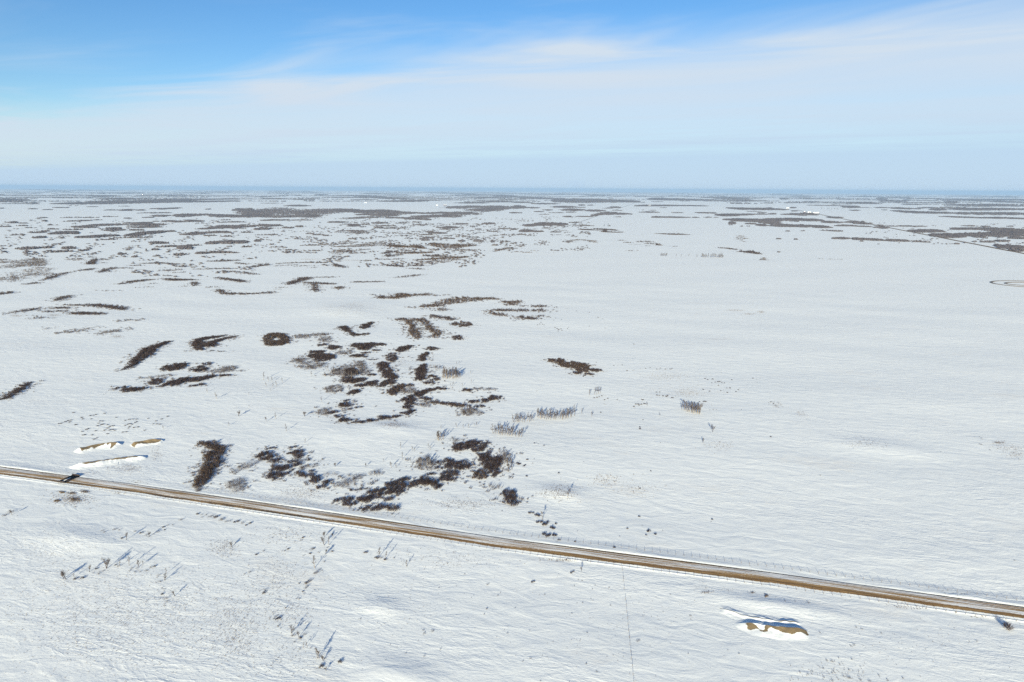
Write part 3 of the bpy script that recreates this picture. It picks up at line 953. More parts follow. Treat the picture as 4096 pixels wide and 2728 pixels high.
for lb, sp, st, rg_ in TC:
    thicket(rg_, lb, sp, st)

# ------------------------------------------------------------------ middle distance thickets
TM = [
 ('B', 'thick slanting willow bar left beyond the boundary corner', '300,1000,20,8>360,975,40,14>430,950,40,16>480,940,20,7', 'd'),
 ('B', 'thin straight willow line right of slanting bar', '510,940,14,3>620,937,60,4>720,937,14,3', 'd'),
 ('B', 'bent willow hook below the thin straight line', '455,985,20,7>520,985,30,9>545,1010,24,11>540,1045,24,13>562,1066,20,9', 'd'),
 ('B', 'brown willow bar right of the bent hook', '560,988,30,7>640,995,40,9>730,998,30,6', 'd'),
 ('B', 'ragged willow clump ending the hooked row', '765,1032,42,13', 'g'),
 ('A', 'long thin willow bow above the left boundary', '2010,1050,16,10>2050,1080,24,9>2150,1088,60,8>2290,1088,60,7>2400,1082,60,9>2500,1070,25,7', 'd'),
 ('B', 'two short streaks left of slanting bar', '240,1030,28,5;215,1048,28,4', 's'),
 ('B', 'straight dark willow line before the bright bank', '900,978,10,4>1030,980,90,6>1165,976,14,4', 'd'),
 ('B', 'thin willow line rising right of bright bank', '1330,938,40,3>1420,925,30,5>1505,914,12,5', 'd'),
 ('B', 'short fat willow bar alone on snow', '712,815,16,6>765,828,34,11>815,846,12,6', 'd'),
 ('B', 'dark round clump heading far willow band', '70,820,44,13;10,832,30,5', 'd'),
 ('B', 'long thin upper willow band left of middle', '180,812,14,4>330,805,60,5>500,798,70,8>600,803,24,5>650,800,10,3', 'd'),
 ('B', 'broken lower willow band left of middle', '210,833,30,5;310,826,60,4;360,838,34,4;450,832,40,4;510,847,36,4;540,832,20,4', 'd'),
 ('B', 'short streak below the grey brush hill', '960,784,14,4>1040,790,14,4', 'd'),
 ('B', 'grey brush grove at left of brush hill', '745,712,42,24;800,695,40,12', 's'),
 ('B', 'dark streaky shrubs in the brush hill', '850,700,55,10;930,690,40,5;1000,680,60,6;880,720,30,4;980,715,40,4', 'd'),
 ('B', 'upper grey band of the brush hill', '770,655,60,7>930,650,110,10>1010,635,30,8;830,615,58,12;1100,625,68,11;1070,647,30,7;620,635,34,10', 's'),
 ('B', 'golden aspen clump at left of golden wood', '1235,642,32,13>1320,650,50,13>1380,655,30,12', 'g'),
 ('B', 'golden aspen clump at middle of golden wood', '1460,650,50,16>1540,668,30,9', 'g'),
 ('B', 'large golden aspen clump at right of golden wood', '1635,632,50,16>1760,648,80,22>1850,650,60,18>1950,640,70,12', 'g'),
 ('B', 'low golden fringe under right golden wood', '1640,682,40,10;1850,686,30,7;1950,685,70,8', 'g'),
 ('B', 'dark clump on left slope below golden wood', '1190,712,28,12;1230,735,40,15;1250,700,50,12', 'd'),
 ('B', 'golden brush band across middle of slope', '1330,712,40,10>1450,710,120,12>1580,705,40,8', 'g'),
 ('B', 'dark shrub band right of golden brush band', '1560,735,40,9>1640,738,70,12>1740,742,70,7', 'd'),
 ('B', 'wide mixed brush band at foot of slope', '1450,782,30,4>1580,770,70,8>1720,760,120,16>1860,750,70,10>1940,748,20,4', 'g'),
 ('B', 'dark streaks at left foot of slope', '1160,772,50,6;1250,770,70,6;1330,768,40,3', 'd'),
 ('B', 'pale brush wedge at right foot of slope', '1560,805,80,20;1700,790,90,12;1820,775,80,9', 's'),
 ('B', 'dark willow bar along lowest slope edge', '1175,820,14,5>1270,828,60,8>1350,842,20,5', 'd'),
 ('B', 'dark brush at lowest tip of slope', '1480,825,70,12;1450,855,50,4>1535,866,12,3', 'd'),
 ('A', 'dense dark grove at left edge', '190,805,50,22>280,800,60,26>390,798,24,24', 's'),
 ('A', 'flat dark grove left of dense grove', '60,795,60,10;20,775,30,7', 's'),
 ('A', 'low dark mound under dense grove', '100,836,60,14', 's'),
 ('A', 'grey grove right under dense grove', '355,862,78,16', 's'),
 ('A', 'wide grey brush grove at left edge', '200,915,85,26;350,905,80,16', 's'),
 ('A', 'grey grove cut by left picture edge', '80,955,75,18', 's'),
 ('A', 'curled willow thicket above slanting lines', '845,750,36,6>862,775,22,11>838,806,30,13', 'd'),
 ('A', 'short willow dash right of curled thicket', '920,768,14,5>990,776,10,4;955,804,17,5', 'd'),
 ('A', 'small grey brush oval left of curled thicket', '690,772,50,9', 's'),
 ('A', 'short slanting willow bar near left edge', '228,1003,10,4>285,994,26,6>338,984,10,3', 'd'),
 ('A', 'long slanting willow line with round head', '372,967,12,4>430,950,22,7>470,932,24,14>520,912,30,7>610,895,20,4>690,887,12,3', 'd'),
 ('A', 'slanting willow bar continuing the long line', '700,878,14,5>770,868,34,8>860,858,14,3', 'd'),
 ('A', 'thick slanting willow bar in middle left', '910,892,12,5>960,872,28,10>1010,855,30,9>1062,848,14,5', 'd'),
 ('A', 'thin line right of thick slanting bar', '1095,852,12,3>1160,853,30,4>1235,857,14,2;1030,888,30,3', 'd'),
 ('A', 'dark clump heading a thin far line', '1250,826,40,7', 'd'),
 ('A', 'thin arched willow line in far left field', '1290,810,14,3>1450,805,60,6>1560,812,30,3>1665,818,14,3', 'd'),
 ('A', 'broken willow cluster in far left field', '1550,870,85,9;1490,850,30,3;1690,832,44,7;1600,890,30,3;1655,893,38,4', 'd'),
 ('A', 'two dashes left under broken cluster', '1330,895,24,4;1290,870,38,3', 'd'),
 ('A', 'dark dash with round end in left field', '1430,922,44,5', 'd'),
 ('A', 'low dash right of round ended dash', '1555,920,44,6', 'd'),
 ('A', 'long straight willow line below broken cluster', '1785,863,14,3>1900,860,50,6>2010,856,50,7>2160,857,20,4', 'd'),
 ('A', 'thick willow band right of far left field', '1930,788,30,6>2050,783,80,10>2180,782,24,5', 'd'),
 ('A', 'thin dashes under the thick willow band', '2165,804,20,4>2270,817,30,4;2330,813,24,3;2280,768,30,3', 'd'),
 ('A', 'brown willow dash at sheet middle left', '2290,845,50,6>2350,835,30,7', 'd'),
 ('A', 'long thin bow below brown dash', '1985,884,14,2>2080,883,60,3>2200,888,40,5>2350,910,24,5', 'd'),
 ('A', 'rising willow line in centre left', '1090,1000,12,5>1170,985,30,7>1250,970,40,9>1340,962,30,5>1430,955,12,2', 'd'),
 ('A', 'straight willow line right of rising line', '1520,950,12,3>1580,955,40,7>1660,958,60,10>1740,958,24,7>1820,962,16,4', 'd'),
 ('A', 'small square willow block under straight line', '1782,996,26,18', 'd'),
 ('A', 'falling willow bar right of square block', '1985,938,12,4>2080,950,36,7>2160,960,36,10>2240,978,20,8', 'd'),
 ('A', 'tiny willow dash under falling bar', '1950,1028,30,6', 'd'),
 ('A', 'faint twig streaks left of square block', '1390,998,50,2;1350,1028,26,3;1690,1022,20,4', 's'),
 ('A', 'two short dashes low in left field', '975,1060,48,4;1105,1061,34,2', 'd'),
 ('A', 'willow wedge cut by left edge', '-10,1092,16,6>50,1080,30,8>118,1070,8,2', 'd'),
 ('A', 'short thick slanting willow bar low left', '500,1158,10,3>545,1138,22,8>590,1118,26,9>655,1104,12,3', 'd'),
 ('A', 'long curved willow line of upright shrubs', '585,1190,14,5>660,1193,20,3>790,1190,30,9>880,1190,30,13>960,1198,30,12>1060,1210,40,13>1140,1228,20,12', 'd'),
 ('A', 'short bar left above thick low bar', '500,1212,14,4>580,1218,44,7>640,1222,10,4', 'd'),
 ('A', 'thin bar left of thick low bar', '430,1250,12,2>520,1250,60,5>610,1248,12,4', 'd'),
 ('A', 'thick low willow bar with snow lip', '655,1262,14,5>740,1264,50,10>850,1268,60,10>950,1278,14,4', 'd'),
 ('A', 'rising thin willow line at left', '50,1274,10,3>150,1255,30,5>230,1242,40,8>355,1220,14,5', 'd'),
 ('A', 'round small willow left of thick low bar', '357,1307,32,11;290,1290,24,3', 'd'),
 ('A', 'low ragged willow line under curved line', '1095,1337,12,4>1150,1333,36,7>1280,1331,14,3', 'd'),
 ('A', 'tan grassy streak slanting in lower left', '640,1450,10,3>740,1420,36,5>850,1400,30,3', 's'),
 ('A', 'sparse twigs left of tan grassy streak', '570,1440,40,10;490,1405,40,3', 's'),
 ('A', 'ragged slanting willow line in lower left', '900,1466,12,3>1040,1430,34,8>1120,1415,30,9>1225,1404,12,3', 's'),
 ('C', 'oval willow ring in bright field', '620,495,12,4>690,500,40,7>830,508,20,3;750,491,14,4>870,497,50,6>960,508,14,3;835,515,14,4>920,523,60,5>1012,523,14,3;855,508,16,8', 'd'),
 ('C', 'flat willow bar in bright field', '1330,536,14,3>1400,538,30,4>1480,540,50,8>1630,548,16,3', 'd'),
 ('C', 'broken willow patch in bright field', '1000,598,24,5;1060,618,30,5;1230,610,70,7;1290,628,60,6;1345,638,22,9;1260,649,30,3;1150,638,30,2;1490,653,28,4', 'd'),
 ('C', 'two tiny willow dots in bright field', '1090,693,24,5;1160,692,13,5', 'd'),
 ('C', 'faint twig ring in bright field', '510,605,12,2>620,592,30,4>730,602,34,4>775,620,10,3;560,615,30,2', 's'),
 ('C', 'dark willow line right of bright field', '1905,665,12,4>1990,672,30,5>2060,685,20,3', 'd'),
 ('C', 'thick willow wedge right of bright field', '2080,702,12,5>2160,698,56,10>2220,710,40,9>2285,724,14,5', 'd'),
 ('C', 'lone round bush by fence line', '2310,770,20,13', 's'),
 ('C', 'round bushy clump by fence line', '2100,575,30,20;2132,610,12,4;2150,582,16,4', 's'),
 ('C', 'golden dashes at left of bright field', '55,704,48,4;130,708,48,4;205,692,36,5', 'g'),
 ('B', 'golden rim of hollow left of bright field', '2200,700,12,4>2260,680,30,5>2330,665,20,7', 'g'),
 ('C', 'dark dashes above golden dashes', '10,670,30,7;400,520,40,7;420,548,28,3;520,525,24,3;470,508,30,3', 'd'),
 ('D', 'pale stubble streaks in right field', '480,769,26,2;610,773,24,2', 'g'),
]
for rg_, lb, sp, st in TM:
    thicket(rg_, lb, sp, st)

# ------------------------------------------------------------------ bare trees
AW = 'aspens of '
grove('G', 'bare aspen in the square grove on open snow', 'square aspen grove', '1585,640,45,10>1650,650,45,10>1715,668,24,8', 24, 92)
grove('G', 'bare aspen in the long row left of two lone trees', 'long aspen row', '255,700,24,12>340,715,40,14>440,715,40,12>560,692,30,10', 40, 84)
grove('G', 'bare aspen in the slanting upper row beside long row', 'slanting aspen row', '10,745,14,6>100,742,30,8>180,735,20,8', 17, 74)
grove('G', 'bare aspen in the lower grove above tall willows', 'lower aspen grove', '-160,850,30,8>-60,858,40,10>30,870,40,12>80,880,18,10', 30, 84)
trees('G', 'nearer of two lone aspens right of long row', None, '735,697,52')
trees('G', 'farther of two lone aspens right of long row', None, '640,668,50')
trees('G', 'single slim aspen left of small tree group', None, '710,500,60')
trees('G', 'aspen in the small group of four above long row', 'group of four aspens', '757,492,66;778,490,62;795,485,66;812,478,54')
trees('G', 'lone bare tree far out on the right snow', None, '1845,836,62', 'b')
trees('G', 'small bare tree below the lone right tree', None, '1755,932,38', 'b')
trees('G', 'tiny aspen left below the square grove', None, '1360,692,34')
trees('G', 'slim sapling standing on grassy mound', None, '510,1436,86')
trees('G', 'small aspen beside dark tufts left of square grove', None, '1245,602,42')
grove('F', 'bare aspen in the pale grove above right pond', 'pale aspen grove', '1740,330,30,14>1800,340,60,18>1860,330,20,12', 34, 88)
grove('F', 'bare aspen in the small stand left of pale grove', 'small aspen stand', '1665,255,40,16', 10, 50)
grove('F', 'bare aspen among brush of the left tangle', 'aspens in the left tangle', '500,235,70,14>760,300,60,14>830,360,40,14>980,285,30,12', 30, 62)
grove('F', 'bare aspen in the pale fan below right pond', 'aspens below right pond', '1950,650,60,16', 16, 52)
grove('F', 'bare aspen on slope above the flat topped bank', 'aspens above flat topped bank', '1560,1140,60,26', 12, 74)
grove('F', 'bare aspen in the stand at far slope foot', 'aspens at slope foot', '1690,905,34,12', 9, 76)
grove('F', 'bare aspen in the thin stand right of tall willow mass', 'aspens right of tall mass', '2310,1060,40,20>2340,1210,24,20', 14, 70)
trees('F', 'bare tree in loose group left of the tangle', 'loose tree group left of tangle', '68,358,68;115,370,44;146,372,40;190,418,50;243,380,40;95,420,40;155,425,36;130,455,24')
trees('F', 'lone bare tree just left of the tangle', None, '508,325,44')
trees('F', 'lone round crowned tree left of pond islands', None, '603,556,46')
trees('F', 'bushy bare tree left of pond fringe', None, '447,692,46', 'b')
trees('F', 'tall slim tree left of the pond', None, '182,715,54')
trees('F', 'low spreading tree left of tall slim tree', None, '100,740,44', 'b')
trees('F', 'upright lone tree between pond and left row', None, '278,828,64')
trees('F', 'small tree over the left willow row', None, '448,935,40')
trees('F', 'small forked tree right of left willow row', None, '728,1155,34', 'b')
trees('F', 'short trunked tree above wispy brush', None, '1010,1160,36', 'b')
trees('F', 'round headed tree in the upper hollow', None, '1345,1088,66')
trees('F', 'bare tree in loose upper hollow group', 'upper hollow trees', '1330,985,52;1170,1110,30;1245,1165,60;1425,1115,38;1290,1165,44;1440,1010,44;1580,985,44;1600,1000,40;1460,1015,36')
trees('F', 'small tree in row above slanting willows', 'row above slanting willows', '1700,808,36;1845,795,44;1905,800,40;1955,800,42;2010,785,34;2030,780,40')
trees('F', 'lone small tree right above pale grove', None, '1972,298,30')
trees('F', 'small tree on bank above right pond', 'trees above right pond', '1790,420,36;1810,412,40;1900,420,36;1980,385,34;1845,215,30;1870,205,22')
trees('E', 'round crowned tree on left snow slope', None, '1992,530,60')
trees('E', 'small tree left of round crowned tree', None, '1905,470,34')
trees('E', 'bushy tree on left slope with blue shadow', None, '2195,690,46', 'b')
trees('E', 'tiny tree on left slope', 'tiny trees on left slope', '2290,612,24;2105,778,34;2285,496,26;1503,812,34;2180,620,16')
trees('E', 'small dark conifer like shrub below long bank', None, '993,1180,20', 'b')
trees('I', 'forked tree at left end of lower row', None, '605,624,66', 'b')
trees('I', 'second forked tree at left end of lower row', None, '585,618,50', 'b')
trees('I', 'tallest many stemmed tree in lower left row', None, '980,524,76', 'b')
trees('I', 'dark slim tree left of many stemmed tree', None, '822,556,46', 'b')
trees('I', 'pale slim tree right of many stemmed tree', None, '1100,506,54')
trees('I', 'straight slim tree near right end of lower row', None, '1187,496,74')
trees('I', 'leaning tree at right end of lower row', None, '1275,508,64', 'b')
trees('I', 'faint sapling beside the leaning tree', None, '1316,490,36')
trees('I', 'short sapling left of dark slim tree', None, '683,606,34')
trees('I', 'upper tree of the drift edge pair', None, '1530,572,46')
trees('I', 'lower tree of the drift edge pair', None, '1515,632,48', 'b')
trees('I', 'dark forked tree right of drift edge', None, '1610,776,52', 'b')
trees('I', 'many stemmed shrub tree in upper left row', None, '1160,260,56', 'b')
trees('I', 'small tree right of shrub tree', None, '1372,232,40', 'b')
trees('I', 'bare shrub tree at left edge below road', None, '112,30,44', 'b')
trees('I', 'twiggy shrub tree in round weed patch', None, '2130,325,40', 'b')
trees('J', 'round crowned bare tree on brown mound', None, '1128,424,88')
trees('J', 'smaller forked tree on second brown mound', None, '1190,440,66')
trees('J', 'slim lone tree right of mound trees', None, '1384,500,54')
trees('J', 'tallest tree in line descending from road', None, '668,310,72')
trees('J', 'slim tree left of the tallest line tree', None, '628,310,70', 'b')
trees('J', 'leaning tree nearest to road fence', None, '628,236,50', 'b')
trees('J', 'short dark tree under the fence', None, '708,232,30', 'b')
trees('J', 'forked tree midway down the line', None, '640,388,44', 'b')
trees('J', 'tall tree at lower end of line', None, '538,518,96')
trees('J', 'forked tree at top of bottom row', None, '325,1120,56', 'b')
trees('J', 'dark tree in bottom row beside forked tree', None, '395,1155,56', 'b')
trees('J', 'small twin tree left in bottom row', None, '435,1252,46')
trees('J', 'small twin tree right in bottom row', None, '472,1244,46')
trees('J', 'tallest slim tree at bottom of picture', None, '565,1352,84')
trees('J', 'slim companion of tallest bottom tree', None, '582,1350,66')
trees('J', 'bushy dark tree at bottom of picture', None, '618,1372,44', 'b')
trees('J', 'lowest shrubby tree at bottom of picture', None, '645,1464,34', 'b')
trees('K', 'small upright tree below road near cross fence', None, '642,552,46', 'b')
trees('K', 'slim sapling above dark shrubs at road', None, '282,76,84')
grove('C', 'bare aspen in dense end of field shelterbelt', 'dense shelterbelt end', '1760,756,24,3>1850,757,60,4>1935,760,14,3', 40, 36)
grove('C', 'bare aspen in sparse part of field shelterbelt', 'sparse shelterbelt part', '1360,745,14,3>1420,745,24,3;1500,747,24,3;1590,750,40,3;1690,752,24,2', 26, 26)
trees('C', 'small lone aspen on field edge left of shelterbelt', 'field edge aspens', '382,720,20;285,718,10;310,719,9;335,718,10')

# ------------------------------------------------------------------ low shrubs
scatter('E', 'low dark shrub in loose scatter above earth banks', 'scatter above earth banks',
 '600,742;625,732;650,728;640,745;560,757;540,760;675,657;920,735;945,735;905,755;900,778;930,770;945,765;985,770;1010,785;1040,780;990,800;1010,818;1035,815;1055,820;960,820;1150,775;1175,765;1195,760;1215,765;1190,785;1240,750;1255,742;1150,730;1190,720;1220,718;1255,718;1070,702;1360,712;1410,762;1440,762;1470,765;1540,692;1485,717;755,832;795,812;815,805;760,865;780,862;890,890;865,902;830,685;860,682;885,675;750,702;760,716;840,715;845,862;990,852;1230,795;1265,790;1180,800;960,665;700,768;1130,837;1160,835;1330,820;1435,735;880,825;690,770', 0.9, 'd', wide=1.7)
scatter('E', 'tiny dark shrub right of the loose scatter', 'tiny shrubs right of scatter', '2120,372,.6;2145,355,.6;2190,332,.6;1545,505,.6;1600,500,.6;1590,462,.7;1640,440,.7;1690,422,.7;1920,452,.6;1905,572,.6;950,490,.6;970,480,.6;1010,488,.5;955,592,.5;905,470,.5;1470,175,.7;2115,880,.6;2110,910,.6', .6)
scatter('I', 'dark shrub in the hedge row below road', 'hedge row below road', '1815,22,1.7;1850,30,1.4;1895,30,1.8;1925,45,1.7;1950,38,1.3;1985,50,1.6;2030,75,1.6;2045,68,1.4;2075,92,1.5;2110,85,1.2;2155,97,1.6;2190,88,1.2;2230,102,1.5;2300,106,1.4;2262,125,.9;1860,50,1.2', 1.5)
scatter('I', 'dark low shrub in loose upper left row', 'loose upper left row', '940,174,1.3;960,188,.8;1045,163,1.5;1065,160,1;1092,170,1.2;1290,197,1.2;1310,192,1;1345,215,1;1370,228,1.2;1410,208,1;1450,186,1.3;1500,142,1.1;1512,167,1.2;1540,125,.9;1590,122,1;1660,72,1.3;1240,182,1;1120,245,1', 1.1)
scatter('I', 'small shrub at foot of lower left trees', 'shrubs below lower left trees', '905,572,1;950,545,1;915,555,.9;1060,492,1;1090,498,1.2;1200,530,1.1;1210,518,1;1290,552,1.1;1340,540,1;1350,545,.8;1385,512,1.1;1420,503,.9;1250,522,1.1;1265,518,1;685,620,1.1;720,612,1;755,610,.9;885,525,1;1240,555,.8;1190,545,.8', 1.0)
scatter('I', 'small shrub along the curved snow drift edge', 'shrubs along drift edge', '1460,582,1.2;1468,640,1;1490,700,1;1510,712,1;1492,758,1.1;1527,796,1.3;1535,826,1;1445,605,.8;2295,556,1.1;2250,575,.8;1475,645,.8', 1.0)
scatter('J', 'brown shrub in the broken line from fence', 'broken shrub line from fence', '700,208,1;650,212,1;510,347,1.3;530,338,1;495,386,1.1;435,406,1;410,265,.8;435,238,.9;575,375,.9;640,388,1.1;700,365,.9;545,568,1.4;560,556,1.2;530,572,1;495,630,1.3;480,645,1.2;462,655,1.1;470,688,1.1;455,705,1;430,735,1;440,760,.9;605,540,1;585,530,.9;625,460,.8;400,800,.8;370,800,.8;265,360,1;240,362,.9;295,345,1;70,360,1;540,720,.7;660,330,1', 1.0, 'g')
scatter('J', 'low dark shrub left of the broken line', 'low shrubs left of broken line', '88,722,1.3;75,745,1;195,985,1;210,980,.9;160,985,.9;180,990,1;230,995,.8;200,1055,.8;225,1075,.7;270,885,.8;5,395,1;185,962,.8;395,660,.9', .9)
scatter('J', 'small shrub at foot of bottom row trees', 'shrubs in bottom tree row', '330,1142,1.1;345,1138,1;405,1162,1.1;355,1198,.9;398,1262,1;445,1130,.9;500,1255,.9;540,1265,.8;600,1422,1.1;775,1382,1.1;630,1352,1', 1.0)
scatter('J', 'low brown shrub by mound trees', 'shrubs by mound trees', '990,378,1.3;1010,376,1;1095,424,1.1;1110,426,1.2;1150,425,1.1;1182,440,1.1;1198,440,1;1060,495,.7;1268,425,.8;1385,500,.7', 1.0, 'g')
scatter('J', 'lone grass tufted shrub on lower open snow', 'lone tufts on lower snow', '1545,1122,1;1540,1092,.8;1622,1098,1.1;1635,1090,.9;1545,1332,1;1380,1302,.7;1235,1222,.7;2130,672,1;2145,660,.8;1682,702,.9;1920,574,.9;1645,528,.7;2285,1090,.9;2312,1118,1;2250,745,.8;2225,770,.7;2100,945,.8;2125,895,.8;960,988,.9;940,990,.7;1760,920,.6;1695,1268,.7', .8, 'g')
scatter('K', 'dark shrub in tall patch at far road side', 'tall patch at far road side', '165,12,1.4;195,12,1.2;225,32,1.6;245,38,1.5;235,95,1.6;270,95,1.7;295,120,2.1;310,112,1.9;330,95,1.2;365,148,1.8;380,155,1.5;295,205,1.7;325,225,1.7;345,215,1.6;385,215,1.5;400,218,1.2;405,110,1', 1.5)
scatter('K', 'small shrub alone on snow beyond road', 'small shrubs beyond road', '1250,182,1.2;1262,176,1.2;1235,216,.9;1318,207,1.1;1062,156,.9;990,230,.8;1170,45,.9;1840,72,.9;1830,92,.7;1385,175,.6;1200,130,.6;940,332,1.3;580,278,1;430,262,1.1;600,180,.6', .9)
scatter('K', 'brown tuft on the snow below road fence', 'tufts below road fence', '300,762,.8;648,838,.9;690,1112,.8;905,860,.8;170,1348,.9;100,1375,.8;550,935,.7;680,1400,.8;780,1470,.8;895,698,.8;725,802,.6;1455,762,.8;1155,1190,1;1170,1182,.9;1640,958,.9;1390,920,.6;1620,1305,.6;2090,1308,.9;745,972,.5;610,625,.7;645,635,.7;575,682,.7;740,712,.7;765,680,.7;30,885,.6;260,1558,.7;1985,1275,.6', .8, 'g')
scatter('K', 'fallen branch pile on snow left of cross fence', 'fallen branch piles', '185,650,1;200,642,.9;545,562,1;565,550,.9', 1.0, 'g')
scatter('L', 'dark tuft in bottom right weed patch', 'bottom right weed patch', '540,1368,1;590,1378,1.1;505,1440,1;600,1470,1;590,1482,.8;405,1468,.9;370,1495,.9;700,1515,1;740,1525,1.2;760,1530,.9;515,1525,.8;850,1548,1.1;935,1560,1;1020,1505,.8;1100,1552,1;590,1555,1;745,1455,.7;1240,1530,.8;650,1345,.7;770,1358,.8', .9)
scatter('L', 'brown tuft on the snow near pit', 'tufts near pit', '370,838,1.2;160,822,.8;790,1225,1.1;765,1238,1;810,1062,1;865,1080,.9;1045,1118,.9;1920,1192,.9;250,825,.7;2270,448,1;480,1112,.8', .9, 'g')
tag(put('dark_shrub', SHRUB['d'][2], None, tuple(float(v) for v in survey('L', 2195, 1075)), 1.0, (2.3, 2.3, 2.9)), 'dense dark bush with blue shadow at lower right edge', 'shrub')
scatter('G', 'small dark shrub in arc right of lone thicket', 'arc of small shrubs', '935,225,.9;970,230,.8;1012,220,.9;1058,272,1.2;1108,270,.8;1122,268,.8;1180,257,.8;1230,252,.9;1270,245,1;1330,258,1;1352,265,.8;1365,250,1;1410,258,1;1430,258,.8;1455,258,1.1;1470,255,.9;775,195,.9;880,217,.6', .9)
scatter('G', 'small dark shrub in right hand scatter', 'right hand shrub scatter', '1775,345,1.2;1800,355,1.1;1845,350,1.1;1785,325,.8;1838,384,.9;1870,378,.9;1895,375,1.4;1910,372,1.2;1930,382,.9;1955,385,.9;2020,357,1;1900,408,.9;1760,445,1.1;1818,462,1.3;1920,455,.9;1980,472,1.2;2005,432,1.3;1975,432,.9;2060,465,1;2080,448,.9;1950,470,.8;1730,305,.8;1765,300,.8;2215,342,1;2250,350,.8;2280,345,.8;2245,325,.7;2255,380,.7;1925,293,.7;2380,560,1;2405,575,1;2300,630,.7', 1.0)
scatter('G', 'dark shrub in row left above square grove', 'row left of square grove', '1330,470,1;1358,468,.9;1335,497,1.2;1355,500,1;1390,505,1.3;1420,508,1.6;1432,500,1.2;1470,520,1.3;1485,522,1;1555,452,.8;1575,450,.8;1630,495,.7;1700,495,.7;1745,498,.7;1710,407,.8;1605,512,.7', 1.1)
scatter('G', 'dark shrub in small clump left of grove', 'small clump left of grove', '1122,602,1.2;1138,580,1.3;1160,580,1.3;1168,590,1.1;1190,582,1.3;1205,540,1.2;1215,575,1.2;1230,578,1;1195,538,1', 1.2)
scatter('G', 'low shrub near group of four aspens', 'shrubs near four aspens', '755,522,1;780,518,1.2;800,512,1;825,505,1;845,498,.7;850,540,1;880,528,1.1;968,540,1;990,553,.7;845,578,.8;860,582,.7;228,458,.8', .9, 'g')
scatter('G', 'low shrub right of the square grove', 'shrubs right of square grove', '1725,558,1;1760,556,1;1775,555,1.3;1790,556,.8;1850,630,.8;1880,632,.8;1820,632,.7;1835,585,.6;2110,628,.8;1365,935,.7', .9)
scatter('G', 'small shrub on open middle snow', 'small shrubs on open middle snow', '1175,792,1.2;1178,808,1.2;1205,724,.9;815,655,1;295,960,1;205,938,.9;225,932,.8;240,946,.8;60,1132,1.6;75,1128,1.2;50,1120,1.2;140,1090,1.2;108,1148,1;120,1140,.9;135,1242,1.2;190,1123,.8;205,1085,.8;1175,1355,1;1165,1340,.8;1205,1225,.7;1275,1195,.9;1115,1225,.8;430,1213,1;660,1110,.7;2380,880,.9', .9)
scatter('C', 'small dark shrub right below willow clusters', 'shrubs below willow clusters', '235,1378,1.4;255,1370,1.3;280,1372,1.4;295,1378,1.2;265,1355,1.2;395,1402,1.3;415,1412,1.5;430,1420,1.7;450,1415,1.4;425,1435,1.3;460,1428,1.2;510,1412,1.2;520,1398,1;390,1218,1.4;410,1216,1;400,1315,1.1;455,1328,1;355,1310,1.2;385,1335,1;595,1250,1;715,1263,1;790,1308,1.5;835,1322,1;710,1390,1;855,1408,.9;345,1268,1;330,1245,1.1;1120,1555,1', 1.1)
scatter('H', 'dark tuft at left rim of right snowfield', 'tufts of right snowfield', '8,568,1.3;35,560,1;60,562,1;92,562,1.2;100,570,1;70,590,1;135,604,1;95,612,.8;358,718,1;348,440,.7;400,455,.7;480,1234,.9;1590,1018,.9;1035,1456,.7;1945,882,1;1965,890,1;1970,902,1;1950,948,1.3;1965,952,1.3;1900,880,.7;2040,1000,1.1;2310,1084,1.1;915,1296,.6;1060,980,.7', .9)

TINYM = [dome_shrub(400 + i, 'd', 1) for i in range(6)]
VV, FF, MI, off = [], [], [], 0
for (px, py, pz, wv, hv) in TINY:
    V, Fc, mi = TINYM[int(rng.integers(0, 6))]
    a = rng.random() * 6.28
    VV.append(np.stack([(V[:, 0] * math.cos(a) - V[:, 1] * math.sin(a)) * wv + px, (V[:, 0] * math.sin(a) + V[:, 1] * math.cos(a)) * wv + py, V[:, 2] * hv + pz], -1))
    FF.append(Fc + off)
    MI.append(mi)
    off += len(V)
tag(put('small_scrub', mesh_np('small_scrub', np.concatenate(VV), np.concatenate(FF), SM['s'], np.concatenate(MI))), 'tiny scattered twigs and weeds showing above the snow', kind='stuff')

# ------------------------------------------------------------------ far spruces and farmsteads
def spruce(X, Y, h_, label, group=None):
    r = np.random.default_rng(int(abs(X)) + 5)
    root = put('spruce', None, None, (X, Y, float(ground_z(X, Y))))
    tv, tf = spikes([(0, 0, -0.3)], [(0, 0, h_)], [0.18])
    put('trunk', mesh_np('trunk', tv, tf, [M['dkbark']]), root)
    P0, P1 = [], []
    for i in range(90):
        z = 0.08 + 0.9 * r.random()
        a = r.random() * 6.283
        ln = h_ * 0.24 * (1.05 - z) * (0.7 + 0.5 * r.random())
        P0.append((0, 0, z * h_))
        P1.append((ln * math.cos(a), ln * math.sin(a), z * h_ - 0.25 * ln))
    bv, bf = spikes(P0, P1, 0.35)
    put('crown', mesh_np('crown', bv, bf, [M['spruce']]), root)
    tag(root, label, 'tree', group)


for x_, y_, h_, lb in ((848, 470, 12, 'shorter of two dark spruces behind oval willow ring'), (884, 472, 17, 'taller of two dark spruces behind oval willow ring')):
    X, Y, _ = (float(v) for v in survey('C', x_, y_))
    spruce(X, Y, h_, lb)
for x_ in (490, 515, 545, 560, 585, 612, 640, 680):
    X, Y, _ = (float(v) for v in survey('D', x_, 313 + (x_ - 490) * 0.02))
    spruce(X, Y, 17 + 5 * rng.random(), 'dark spruce in far windbreak at right', 'far spruce windbreak')


